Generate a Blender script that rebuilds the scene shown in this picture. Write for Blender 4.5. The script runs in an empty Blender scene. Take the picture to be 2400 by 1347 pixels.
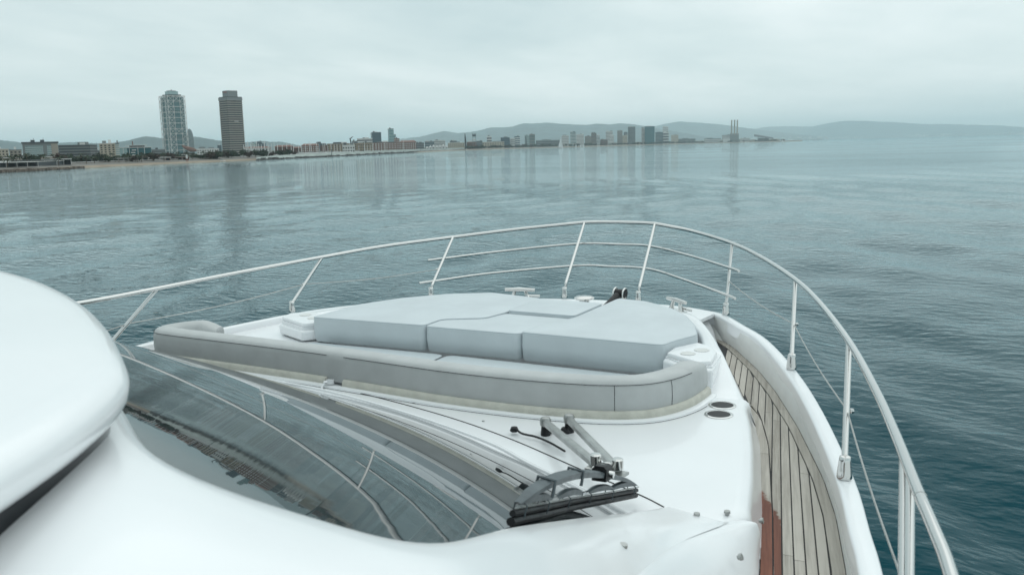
import bpy, bmesh, math, random
import numpy as np
from mathutils import Vector, Matrix
from mathutils.geometry import delaunay_2d_cdt

random.seed(7)
rng = np.random.default_rng(7)
scene = bpy.context.scene
col = scene.collection

# ------------------------------------------------------------------ camera
K = 1.6            # metres per boat unit (camera height above the foredeck = 1 unit)
EYE = 6.5          # camera height above the sea, metres
def V(x, y, z):    # boat frame (x starboard, y forward, z relative to eye level, in boat units) -> metres
    return Vector((x * K, y * K, EYE + z * K))

YAW, PITCH, ROLL = math.radians(25.5), math.atan(329 / 2067), math.atan(0.024)
fw = Vector((-math.sin(YAW) * math.cos(PITCH), math.cos(YAW) * math.cos(PITCH), -math.sin(PITCH)))
rt = Vector((math.cos(YAW), math.sin(YAW), 0))
up = rt.cross(fw)
rt2 = rt * math.cos(ROLL) - up * math.sin(ROLL)
up2 = rt * math.sin(ROLL) + up * math.cos(ROLL)
cam = bpy.data.cameras.new('camera')
cam.sensor_width = 36
cam.lens = 31.0
cam.clip_start = 0.05
cam.clip_end = 60000
cam.dof.use_dof = True
cam.dof.focus_distance = 13.0
cam.dof.aperture_fstop = 6.3
cam_o = bpy.data.objects.new('camera', cam)
m = Matrix((rt2, up2, -fw)).transposed().to_4x4()
m.translation = V(1.95, 0, 0)
cam_o.matrix_world = m
col.objects.link(cam_o)
scene.camera = cam_o

# ------------------------------------------------------------------ light
SUN_EL, SUN_AZ = math.radians(66), math.radians(35)      # azimuth clockwise from +Y (ahead), towards starboard
world = bpy.data.worlds.new('World')
scene.world = world
world.use_nodes = True
wt = world.node_tree
wt.nodes.clear()
def wn(t, **k):
    n = wt.nodes.new(t)
    for a, b in k.items(): setattr(n, a, b)
    return n
L = wt.links.new
w_out = wn('ShaderNodeOutputWorld'); w_bg = wn('ShaderNodeBackground'); w_bg.inputs['Strength'].default_value = 0.1
sky = wn('ShaderNodeTexSky', sky_type='NISHITA', sun_disc=False)
sky.sun_elevation = SUN_EL; sky.sun_rotation = SUN_AZ; sky.air_density = 1.0; sky.dust_density = 2.0
tc = wn('ShaderNodeTexCoord'); sep = wn('ShaderNodeSeparateXYZ'); L(tc.outputs['Generated'], sep.inputs[0])
def wmath(op, a, b=None, clamp=False):
    n = wn('ShaderNodeMath', operation=op, use_clamp=clamp)
    for i, v in enumerate((a, b)):
        if v is None: continue
        if isinstance(v, (int, float)): n.inputs[i].default_value = v
        else: L(v, n.inputs[i])
    return n.outputs[0]
zc = wmath('MAXIMUM', sep.outputs[2], 0.0)
den = wmath('ADD', zc, 0.10)
cx = wmath('DIVIDE', sep.outputs[0], den); cy = wmath('DIVIDE', sep.outputs[1], den)
comb = wn('ShaderNodeCombineXYZ'); L(cx, comb.inputs[0]); L(cy, comb.inputs[1])
def wnoise(scale, detail, rough, dist=0.0, off=0.0):
    mp = wn('ShaderNodeMapping'); mp.inputs['Scale'].default_value = (1.0, 0.62, 1); mp.inputs['Location'].default_value = (off, off * .7, 0)
    mp.inputs['Rotation'].default_value = (0, 0, 0.5)
    L(comb.outputs[0], mp.inputs[0])
    n = wn('ShaderNodeTexNoise'); n.inputs['Scale'].default_value = scale; n.inputs['Detail'].default_value = detail
    n.inputs['Roughness'].default_value = rough; n.inputs['Distortion'].default_value = dist
    L(mp.outputs[0], n.inputs['Vector']); return n.outputs['Fac']
n1 = wnoise(0.42, 5, 0.5, 0.3, 31.5); n2 = wnoise(1.5, 6, 0.55, 0.2, 17.0)
cl = wmath('ADD', wmath('MULTIPLY', n1, 0.72), wmath('MULTIPLY', n2, 0.28))
ramp = wn('ShaderNodeValToRGB'); L(cl, ramp.inputs[0])
e = ramp.color_ramp.elements
e[0].position = 0.34; e[0].color = (0.54, 0.685, 0.71, 1)
e[1].position = 0.66; e[1].color = (0.97, 1.05, 1.05, 1)
em = ramp.color_ramp.elements.new(0.50); em.color = (0.745, 0.865, 0.87, 1)
# pale band of thinner cloud towards the horizon, and the side of the hidden sun
hb = wmath('POWER', wmath('SUBTRACT', 1.0, zc, True), 7.0)
mixh = wn('ShaderNodeMix', data_type='RGBA'); L(wmath('MULTIPLY', hb, 0.62), mixh.inputs['Factor'])
L(ramp.outputs[0], mixh.inputs['A']); mixh.inputs['B'].default_value = (0.81, 0.915, 0.915, 1)
dot = wn('ShaderNodeVectorMath', operation='DOT_PRODUCT'); L(tc.outputs['Generated'], dot.inputs[0])
dot.inputs[1].default_value = (math.sin(SUN_AZ) * math.cos(SUN_EL), math.cos(SUN_AZ) * math.cos(SUN_EL), math.sin(SUN_EL))
glow = wmath('POWER', wmath('MULTIPLY', wmath('ADD', dot.outputs['Value'], 1.0), 0.5), 3.0)
gain = wmath('ADD', wmath('MULTIPLY', glow, 0.20), 0.93)
sc10 = wn('ShaderNodeVectorMath', operation='SCALE'); L(mixh.outputs['Result'], sc10.inputs[0]); L(wmath('MULTIPLY', gain, 10.0), sc10.inputs['Scale'])
mixs = wn('ShaderNodeMix', data_type='RGBA'); mixs.inputs['Factor'].default_value = 0.95
L(sky.outputs[0], mixs.inputs['A']); L(sc10.outputs[0], mixs.inputs['B'])
L(mixs.outputs['Result'], w_bg.inputs['Color']); L(w_bg.outputs[0], w_out.inputs[0])

sun = bpy.data.lights.new('sun', 'SUN')
sun.energy = 0.7; sun.angle = math.radians(100); sun.color = (1.0, 0.965, 0.92)
sun_o = bpy.data.objects.new('sun', sun); col.objects.link(sun_o)
sd = Vector((math.sin(SUN_AZ) * math.cos(SUN_EL), math.cos(SUN_AZ) * math.cos(SUN_EL), math.sin(SUN_EL)))
sun_o.rotation_euler = sd.to_track_quat('Z', 'Y').to_euler()
sun_o.location = (0, 0, 60)

vs = scene.view_settings
vs.view_transform = 'Standard'; vs.look = 'None'; vs.exposure = 0.06; vs.gamma = 1.0; vs.use_curve_mapping = False
scene.render.engine = 'CYCLES'
scene.cycles.max_bounces = 8; scene.cycles.transparent_max_bounces = 8; scene.cycles.volume_bounces = 5
scene.cycles.use_denoising = True
scene.cycles.sample_clamp_indirect = 6.0

# ------------------------------------------------------------------ materials
MATS = {}
def mat(name, base, rough=0.5, metal=0.0, ior=1.45, coat=0.0, var=0.0, vscale=3.0, bump=0.0, bscale=20.0, var2=None, coords='Object', stretch=(1, 1, 1)):
    if name in MATS: return MATS[name]
    M = bpy.data.materials.new(name); M.use_nodes = True
    nt = M.node_tree; P = nt.nodes['Principled BSDF']
    P.inputs['Base Color'].default_value = (*base, 1); P.inputs['Roughness'].default_value = rough
    P.inputs['Metallic'].default_value = metal; P.inputs['IOR'].default_value = ior
    P.inputs['Coat Weight'].default_value = coat; P.inputs['Coat Roughness'].default_value = 0.08
    if var or bump:
        t = nt.nodes.new('ShaderNodeTexCoord'); mp = nt.nodes.new('ShaderNodeMapping'); mp.inputs['Scale'].default_value = stretch
        nt.links.new(t.outputs[coords], mp.inputs[0])
    if var:
        n = nt.nodes.new('ShaderNodeTexNoise'); n.inputs['Scale'].default_value = vscale; n.inputs['Detail'].default_value = 6
        nt.links.new(mp.outputs[0], n.inputs['Vector'])
        r = nt.nodes.new('ShaderNodeValToRGB'); nt.links.new(n.outputs['Fac'], r.inputs[0])
        c2 = var2 or tuple(max(0, c * (1 - var)) for c in base)
        r.color_ramp.elements[0].position = 0.32; r.color_ramp.elements[0].color = (*c2, 1)
        r.color_ramp.elements[1].position = 0.66; r.color_ramp.elements[1].color = (*[min(1, c * (1 + var * .35)) for c in base], 1)
        nt.links.new(r.outputs[0], P.inputs['Base Color'])
        mr = nt.nodes.new('ShaderNodeMapRange'); nt.links.new(n.outputs['Fac'], mr.inputs[0])
        mr.inputs['To Min'].default_value = rough * 1.25; mr.inputs['To Max'].default_value = rough * 0.8
        nt.links.new(mr.outputs[0], P.inputs['Roughness'])
    if bump:
        n = nt.nodes.new('ShaderNodeTexNoise'); n.inputs['Scale'].default_value = bscale; n.inputs['Detail'].default_value = 5
        nt.links.new(mp.outputs[0], n.inputs['Vector'])
        b = nt.nodes.new('ShaderNodeBump'); b.inputs['Strength'].default_value = bump; b.inputs['Distance'].default_value = 0.02
        nt.links.new(n.outputs['Fac'], b.inputs['Height']); nt.links.new(b.outputs[0], P.inputs['Normal'])
    MATS[name] = M
    return M

gel = mat('white gelcoat', (0.83, 0.84, 0.855), 0.22, coat=0.5, var=0.035, vscale=1.6, bump=0.03, bscale=2.2)
gel_matt = mat('white nonslip deck', (0.66, 0.665, 0.65), 0.55, var=0.05, vscale=5, bump=0.15, bscale=300)
cush = mat('pale blue vinyl', (0.56, 0.61, 0.635), 0.46, var=0.06, vscale=3, bump=0.45, bscale=3.2)
greyv = mat('grey vinyl', (0.47, 0.485, 0.485), 0.5, var=0.07, vscale=7, bump=0.25, bscale=9)
seam_m = mat('dark stitching', (0.06, 0.065, 0.07), 0.7)
cream = mat('cream canvas piping', (0.56, 0.55, 0.49), 0.7, var=0.12, vscale=14, bump=0.3, bscale=90)
steel = mat('polished steel', (0.62, 0.62, 0.61), 0.035, metal=1.0)
brushed = mat('brushed steel', (0.42, 0.43, 0.42), 0.34, metal=0.85, var=0.2, vscale=12)
black = mat('black rubber', (0.008, 0.009, 0.011), 0.5, var=0.3, vscale=20)
wiperg = mat('grey wiper paint', (0.07, 0.09, 0.10), 0.4, var=0.2, vscale=14)
caulk = mat('black caulk', (0.012, 0.012, 0.014), 0.6)
darkglass = mat('tinted glass strip', (0.008, 0.011, 0.014), 0.12, ior=1.25)
holed = mat('painted cup shade', (0.012, 0.014, 0.016), 0.55)  # near black, the shade of a recess put into the colour
cushp = mat('vinyl piping', (0.44, 0.49, 0.52), 0.5)

def wood(name, base, dark, fresh=None):
    M = bpy.data.materials.new(name); M.use_nodes = True; nt = M.node_tree; P = nt.nodes['Principled BSDF']
    t = nt.nodes.new('ShaderNodeTexCoord'); mp = nt.nodes.new('ShaderNodeMapping')
    mp.vector_type = 'TEXTURE'; mp.inputs['Rotation'].default_value = (0, 0, 0.1533); mp.inputs['Scale'].default_value = (1 / 60, 1 / 2.2, 0.1)
    nt.links.new(t.outputs['Object'], mp.inputs[0])
    n = nt.nodes.new('ShaderNodeTexNoise'); n.inputs['Scale'].default_value = 1.0; n.inputs['Detail'].default_value = 7; n.inputs['Roughness'].default_value = 0.65
    nt.links.new(mp.outputs[0], n.inputs['Vector'])
    oi = nt.nodes.new('ShaderNodeObjectInfo')
    ad = nt.nodes.new('ShaderNodeMath'); ad.operation = 'MULTIPLY_ADD'; nt.links.new(oi.outputs['Random'], ad.inputs[0]); ad.inputs[1].default_value = 0.3; nt.links.new(n.outputs['Fac'], ad.inputs[2])
    r = nt.nodes.new('ShaderNodeValToRGB'); nt.links.new(ad.outputs[0], r.inputs[0])
    r.color_ramp.elements[0].position = 0.38; r.color_ramp.elements[0].color = (*dark, 1)
    r.color_ramp.elements[1].position = 0.78; r.color_ramp.elements[1].color = (*base, 1)
    st = nt.nodes.new('ShaderNodeTexNoise'); st.inputs['Scale'].default_value = 2.2; st.inputs['Detail'].default_value = 4
    nt.links.new(t.outputs['Object'], st.inputs['Vector'])
    mx = nt.nodes.new('ShaderNodeMix'); mx.data_type = 'RGBA'; mx.blend_type = 'MULTIPLY'
    mr = nt.nodes.new('ShaderNodeMapRange'); nt.links.new(st.outputs['Fac'], mr.inputs[0]); mr.inputs['From Min'].default_value = .4; mr.inputs['From Max'].default_value = .7; mr.inputs['To Max'].default_value = 0.35
    nt.links.new(mr.outputs[0], mx.inputs['Factor']); nt.links.new(r.outputs[0], mx.inputs['A']); mx.inputs['B'].default_value = (0.72, 0.7, 0.66, 1)
    out = mx.outputs['Result']
    if fresh:      # oiled red patch with a ragged edge, running off aft
        s3 = nt.nodes.new('ShaderNodeSeparateXYZ'); nt.links.new(t.outputs['Object'], s3.inputs[0])
        def mt(op, a, b_):
            n_ = nt.nodes.new('ShaderNodeMath'); n_.operation = op
            for i, v in enumerate((a, b_)):
                if isinstance(v, (int, float)): n_.inputs[i].default_value = v
                else: nt.links.new(v, n_.inputs[i])
            return n_.outputs[0]
        rag = nt.nodes.new('ShaderNodeTexNoise'); rag.inputs['Scale'].default_value = 26; rag.inputs['Detail'].default_value = 4; nt.links.new(t.outputs['Object'], rag.inputs['Vector'])
        lim = mt('ADD', mt('MULTIPLY', mt('SUBTRACT', s3.outputs[0], 2.45), -2.2), mt('ADD', mt('MULTIPLY', rag.outputs['Fac'], 0.16), 4.22))
        ed = nt.nodes.new('ShaderNodeMapRange'); nt.links.new(mt('SUBTRACT', lim, s3.outputs[1]), ed.inputs[0]); ed.inputs['From Min'].default_value = -0.012; ed.inputs['From Max'].default_value = 0.02
        r2 = nt.nodes.new('ShaderNodeValToRGB'); nt.links.new(ad.outputs[0], r2.inputs[0])
        r2.color_ramp.elements[0].position = 0.38; r2.color_ramp.elements[0].color = (*fresh[1], 1); r2.color_ramp.elements[1].position = 0.8; r2.color_ramp.elements[1].color = (*fresh[0], 1)
        m2 = nt.nodes.new('ShaderNodeMix'); m2.data_type = 'RGBA'; nt.links.new(ed.outputs[0], m2.inputs['Factor']); nt.links.new(out, m2.inputs['A']); nt.links.new(r2.outputs[0], m2.inputs['B']); out = m2.outputs['Result']
    nt.links.new(out, P.inputs['Base Color'])
    P.inputs['Roughness'].default_value = 0.7
    b = nt.nodes.new('ShaderNodeBump'); b.inputs['Strength'].default_value = 0.25; b.inputs['Distance'].default_value = 0.003
    nt.links.new(n.outputs['Fac'], b.inputs['Height']); nt.links.new(b.outputs[0], P.inputs['Normal'])
    return M
teak = wood('weathered teak', (0.51, 0.475, 0.425), (0.29, 0.265, 0.23))
teak_new = wood('partly oiled teak', (0.51, 0.475, 0.425), (0.29, 0.265, 0.23), ((0.24, 0.085, 0.05), (0.12, 0.038, 0.022)))

# windscreen: dark tinted glass with a reflective coating
glass_m = mat('tinted windscreen', (0.016, 0.022, 0.024), 0.012, ior=1.9)

# ------------------------------------------------------------------ mesh helpers
def set_props(o, label=None, cat=None, group=None, kind=None):
    if label: o['label'] = label
    if cat: o['category'] = cat
    if group: o['group'] = group
    if kind: o['kind'] = kind
    return o
def empty(name, loc=(0, 0, 0), rz=0.0):
    o = bpy.data.objects.new(name, None); o.empty_display_size = 0.2
    o.location = loc; o.rotation_euler = (0, 0, rz); col.objects.link(o); return o
class MB:
    def __init__(s): s.v = []; s.f = []
    def add(s, vs, fs):
        o = len(s.v); s.v += [tuple(p) for p in vs]; s.f += [tuple(i + o for i in f) for f in fs]; return s
    def box(s, c, d, rz=0.0):
        x, y, z = d[0] / 2, d[1] / 2, d[2] / 2; ca, sa = math.cos(rz), math.sin(rz)
        vs = []
        for k in (-z, z):
            for i, j in ((-x, -y), (x, -y), (x, y), (-x, y)):
                vs.append((c[0] + i * ca - j * sa, c[1] + i * sa + j * ca, c[2] + k))
        return s.add(vs, [(3, 2, 1, 0), (4, 5, 6, 7), (0, 1, 5, 4), (1, 2, 6, 5), (2, 3, 7, 6), (3, 0, 4, 7)])
    def tube(s, path, r, n=10, caps=True):
        P = [Vector(p) for p in path]; rr = r if hasattr(r, '__len__') else [r] * len(P)
        t0 = (P[1] - P[0]).normalized()
        a = Vector((0, 0, 1)) if abs(t0.z) < 0.9 else Vector((1, 0, 0))
        u = t0.cross(a).normalized(); vs = []; fs = []
        for i, p in enumerate(P):
            t = ((P[min(i + 1, len(P) - 1)] - P[max(i - 1, 0)])).normalized()
            u = (u - t * u.dot(t)).normalized(); w = t.cross(u)
            for k in range(n):
                an = 2 * math.pi * k / n; vs.append(p + (u * math.cos(an) + w * math.sin(an)) * rr[i])
        for i in range(len(P) - 1):
            for k in range(n):
                k2 = (k + 1) % n; fs.append((i * n + k, i * n + k2, (i + 1) * n + k2, (i + 1) * n + k))
        if caps: fs.append(tuple(range(n - 1, -1, -1))); fs.append(tuple((len(P) - 1) * n + k for k in range(n)))
        return s.add(vs, fs)
    def lathe(s, prof, c=(0, 0, 0), n=24):
        vs = []; fs = []
        for r, z in prof:
            for k in range(n):
                a = 2 * math.pi * k / n; vs.append((c[0] + r * math.cos(a), c[1] + r * math.sin(a), c[2] + z))
        for i in range(len(prof) - 1):
            for k in range(n):
                k2 = (k + 1) % n; fs.append((i * n + k, i * n + k2, (i + 1) * n + k2, (i + 1) * n + k))
        fs.append(tuple(range(n - 1, -1, -1))); fs.append(tuple((len(prof) - 1) * n + k for k in range(n)))
        return s.add(vs, fs)
    def grid(s, rows):
        nr, nc = len(rows), len(rows[0]); vs = [p for r in rows for p in r]
        return s.add(vs, [(i * nc + j, i * nc + j + 1, (i + 1) * nc + j + 1, (i + 1) * nc + j) for i in range(nr - 1) for j in range(nc - 1)])
    def prism(s, poly, z0, z1):
        n = len(poly); vs = [(x, y, z0) for x, y in poly] + [(x, y, z1) for x, y in poly]
        return s.add(vs, [tuple(range(n - 1, -1, -1)), tuple(range(n, 2 * n))] + [(i, (i + 1) % n, n + (i + 1) % n, n + i) for i in range(n)])
    def sweep(s, prof, path, closed=True, caps=True):
        # prof: (inward, up) offsets; path: list of Vectors in plan; inward = left of travel
        P = [Vector(p) for p in path]; n = len(prof); vs = []; fs = []
        for i, p in enumerate(P):
            t = P[min(i + 1, len(P) - 1)] - P[max(i - 1, 0)]; t.z = 0; t.normalize(); nn = Vector((-t.y, t.x, 0))
            for a, b in prof: vs.append(p + nn * a + Vector((0, 0, b)))
        m_ = n if closed else n - 1
        for i in range(len(P) - 1):
            for k in range(m_):
                k2 = (k + 1) % n; fs.append((i * n + k, (i + 1) * n + k, (i + 1) * n + k2, i * n + k2))
        if caps and closed: fs.append(tuple(range(n))); fs.append(tuple((len(P) - 1) * n + k for k in range(n - 1, -1, -1)))
        return s.add(vs, fs)
    def mesh(s, name, m_, smooth=False, angle=40, weld=False):
        me = bpy.data.meshes.new(name); me.from_pydata([tuple(map(float, p)) for p in s.v], [], s.f); me.materials.append(m_)
        bm = bmesh.new(); bm.from_mesh(me)
        if weld: bmesh.ops.remove_doubles(bm, verts=bm.verts, dist=1e-4)
        bmesh.ops.recalc_face_normals(bm, faces=bm.faces)
        if smooth:
            for f in bm.faces: f.smooth = True
            for ed in bm.edges:
                if len(ed.link_faces) == 2 and ed.calc_face_angle(0) > math.radians(angle): ed.smooth = False
        bm.to_mesh(me); bm.free(); me.update(); return me
    def build(s, name, m_, parent=None, smooth=False, angle=40, weld=False):
        return link(name, s.mesh(name, m_, smooth, angle, weld), parent)
def link(name, me, parent=None, loc=None, rz=None, scale=None):
    o = bpy.data.objects.new(name, me); col.objects.link(o)
    if parent: o.parent = parent
    if loc is not None: o.location = loc
    if rz is not None: o.rotation_euler = (0, 0, rz)
    if scale is not None: o.scale = scale
    return o
def copy_tree(o, parent=None):
    c = o.copy(); col.objects.link(c)
    if parent: c.parent = parent
    for ch in o.children: copy_tree(ch, c)
    return c
def cr(pts, k=6):      # Catmull-Rom through the points
    P = [Vector(p) for p in pts]; out = []
    for i in range(len(P) - 1):
        p0 = P[i - 1] if i else P[0] * 2 - P[1]; p3 = P[i + 2] if i + 2 < len(P) else P[-1] * 2 - P[-2]
        for j in range(k):
            t = j / k; a, b_ = P[i], P[i + 1]
            out.append(0.5 * ((2 * a) + (b_ - p0) * t + (2 * p0 - 5 * a + 4 * b_ - p3) * t * t + (3 * a - p0 - 3 * b_ + p3) * t ** 3))
    out.append(P[-1]); return out
def ip(y, pts):        # x at y on a polyline of (y, x)
    return float(np.interp(y, [p[0] for p in pts], [p[1] for p in pts]))

# ================================================================== THE SETTING
# ------------------------------------------------------------------ sea
def sea_material():
    M = bpy.data.materials.new('sea water'); M.use_nodes = True; nt = M.node_tree; P = nt.nodes['Principled BSDF']
    nt.nodes.remove(P)
    body = nt.nodes.new('ShaderNodeBsdfDiffuse'); body.inputs['Color'].default_value = (0.003, 0.046, 0.061, 1)   # light coming back out of the water
    glos = nt.nodes.new('ShaderNodeBsdfGlossy'); glos.inputs['Roughness'].default_value = 0.025; glos.inputs['Color'].default_value = (0.91, 0.985, 1.0, 1)
    lw = nt.nodes.new('ShaderNodeLayerWeight'); lw.inputs['Blend'].default_value = 0.5
    pw = nt.nodes.new('ShaderNodeMath'); pw.operation = 'POWER'; nt.links.new(lw.outputs['Facing'], pw.inputs[0]); pw.inputs[1].default_value = 6.6
    mixw = nt.nodes.new('ShaderNodeMixShader'); nt.links.new(pw.outputs[0], mixw.inputs[0]); nt.links.new(body.outputs[0], mixw.inputs[1]); nt.links.new(glos.outputs[0], mixw.inputs[2])
    nt.links.new(mixw.outputs[0], nt.nodes['Material Output'].inputs['Surface'])
    g = nt.nodes.new('ShaderNodeNewGeometry')
    def noise(scale, detail, rough, sx=1.0, sy=1.0, rz=0.0):
        mp = nt.nodes.new('ShaderNodeMapping'); mp.inputs['Scale'].default_value = (sx, sy, 1); mp.inputs['Rotation'].default_value = (0, 0, rz)
        nt.links.new(g.outputs['Position'], mp.inputs[0])
        n = nt.nodes.new('ShaderNodeTexNoise'); n.inputs['Scale'].default_value = scale; n.inputs['Detail'].default_value = detail; n.inputs['Roughness'].default_value = rough
        nt.links.new(mp.outputs[0], n.inputs['Vector']); return n.outputs['Fac']
    def mth(op, a, b, clamp=False):
        n = nt.nodes.new('ShaderNodeMath'); n.operation = op; n.use_clamp = clamp
        for i, v in enumerate((a, b)):
            if isinstance(v, (int, float)): n.inputs[i].default_value = v
            else: nt.links.new(v, n.inputs[i])
        return n.outputs[0]
    swell = noise(0.85, 4, 0.55, 0.55, 1.0, 0.35)
    chop = noise(2.3, 2, 0.5, 0.72, 1.0, 0.3)
    fine = noise(9.0, 3, 0.6, 0.75, 1.0, 0.2)
    wind = noise(0.010, 3, 0.55, 0.5, 1.0, 0.45)          # gusts: rougher and calmer patches
    wmap = nt.nodes.new('ShaderNodeMapRange'); nt.links.new(wind, wmap.inputs[0])
    wmap.inputs['From Min'].default_value = 0.36; wmap.inputs['From Max'].default_value = 0.64
    wmap.inputs['To Min'].default_value = 0.32; wmap.inputs['To Max'].default_value = 1.0
    longw = noise(0.13, 2, 0.5, 0.42, 1.0, 0.75)
    h = mth('ADD', mth('MULTIPLY', swell, 0.8), mth('ADD', mth('MULTIPLY', chop, 0.95), mth('MULTIPLY', fine, 0.07)))
    # breeze: choppiest out to sea around the yacht, dying away towards the sheltered shore
    vd = nt.nodes.new('ShaderNodeVectorMath'); vd.operation = 'DISTANCE'; nt.links.new(g.outputs['Position'], vd.inputs[0]); vd.inputs[1].default_value = (45, 30, 0)
    fo = nt.nodes.new('ShaderNodeMapRange'); fo.interpolation_type = 'SMOOTHSTEP'; nt.links.new(vd.outputs['Value'], fo.inputs[0])
    fo.inputs['From Min'].default_value = 15; fo.inputs['From Max'].default_value = 330; fo.inputs['To Min'].default_value = 0.72; fo.inputs['To Max'].default_value = 0.5
    h = mth('MULTIPLY', h, mth('MULTIPLY', wmap.outputs[0], fo.outputs[0]))
    h = mth('ADD', h, mth('MULTIPLY', longw, 0.55))
    b = nt.nodes.new('ShaderNodeBump'); b.inputs['Strength'].default_value = 1.0; b.inputs['Distance'].default_value = 0.19
    nt.links.new(h, b.inputs['Height'])
    for n_ in (body, glos, lw): nt.links.new(b.outputs[0], n_.inputs['Normal'])
    return M
def sea():
    NR, NA = 560, 760
    r = np.geomspace(1.5, 42000, NR); a = np.radians(np.linspace(-62, 118, NA))   # angle from +Y towards port
    R, A = np.meshgrid(r, a, indexing='ij')
    X = 3.12 - R * np.sin(A); Y = R * np.cos(A)
    dr = np.gradient(r)[:, None] * np.ones_like(A)
    Z = np.zeros_like(X)
    wind = math.radians(205)
    for lam in np.geomspace(1.1, 14, 20):
        for q in range(2):
            th = wind + rng.normal(0, 0.5); kx, ky = math.cos(th) * 2 * math.pi / lam, math.sin(th) * 2 * math.pi / lam
            amp = 0.0050 * lam ** 0.85 * rng.uniform(0.6, 1.3)
            fade = np.clip((lam - 3.0 * dr) / (2.0 * dr), 0, 1)
            Z += fade * amp * np.sin(kx * X + ky * Y + rng.uniform(0, 6.28))
    patch = 0.75 + 0.35 * np.sin(X * 0.021 + 1.0) * np.sin(Y * 0.017 + X * 0.006)
    Z *= patch
    v = np.stack([X, Y, Z], -1).reshape(-1, 3)
    idx = np.arange(NR * NA).reshape(NR, NA)
    f = np.stack([idx[:-1, :-1], idx[:-1, 1:], idx[1:, 1:], idx[1:, :-1]], -1).reshape(-1, 4)
    me = bpy.data.meshes.new('sea'); me.vertices.add(len(v)); me.vertices.foreach_set('co', v.ravel().astype(np.float32))
    me.loops.add(f.size); me.loops.foreach_set('vertex_index', f.ravel().astype(np.int32))
    me.polygons.add(len(f)); me.polygons.foreach_set('loop_start', np.arange(0, f.size, 4, dtype=np.int32))
    me.polygons.foreach_set('use_smooth', np.ones(len(f), dtype=bool))
    me.materials.append(sea_material()); me.update(); me.validate()
    # faces must look up
    if me.polygons[0].normal.z < 0: me.flip_normals()
    o = link('sea', me); o['kind'] = 'structure'; o['label'] = 'calm teal sea with fine ripples'
sea()

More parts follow.
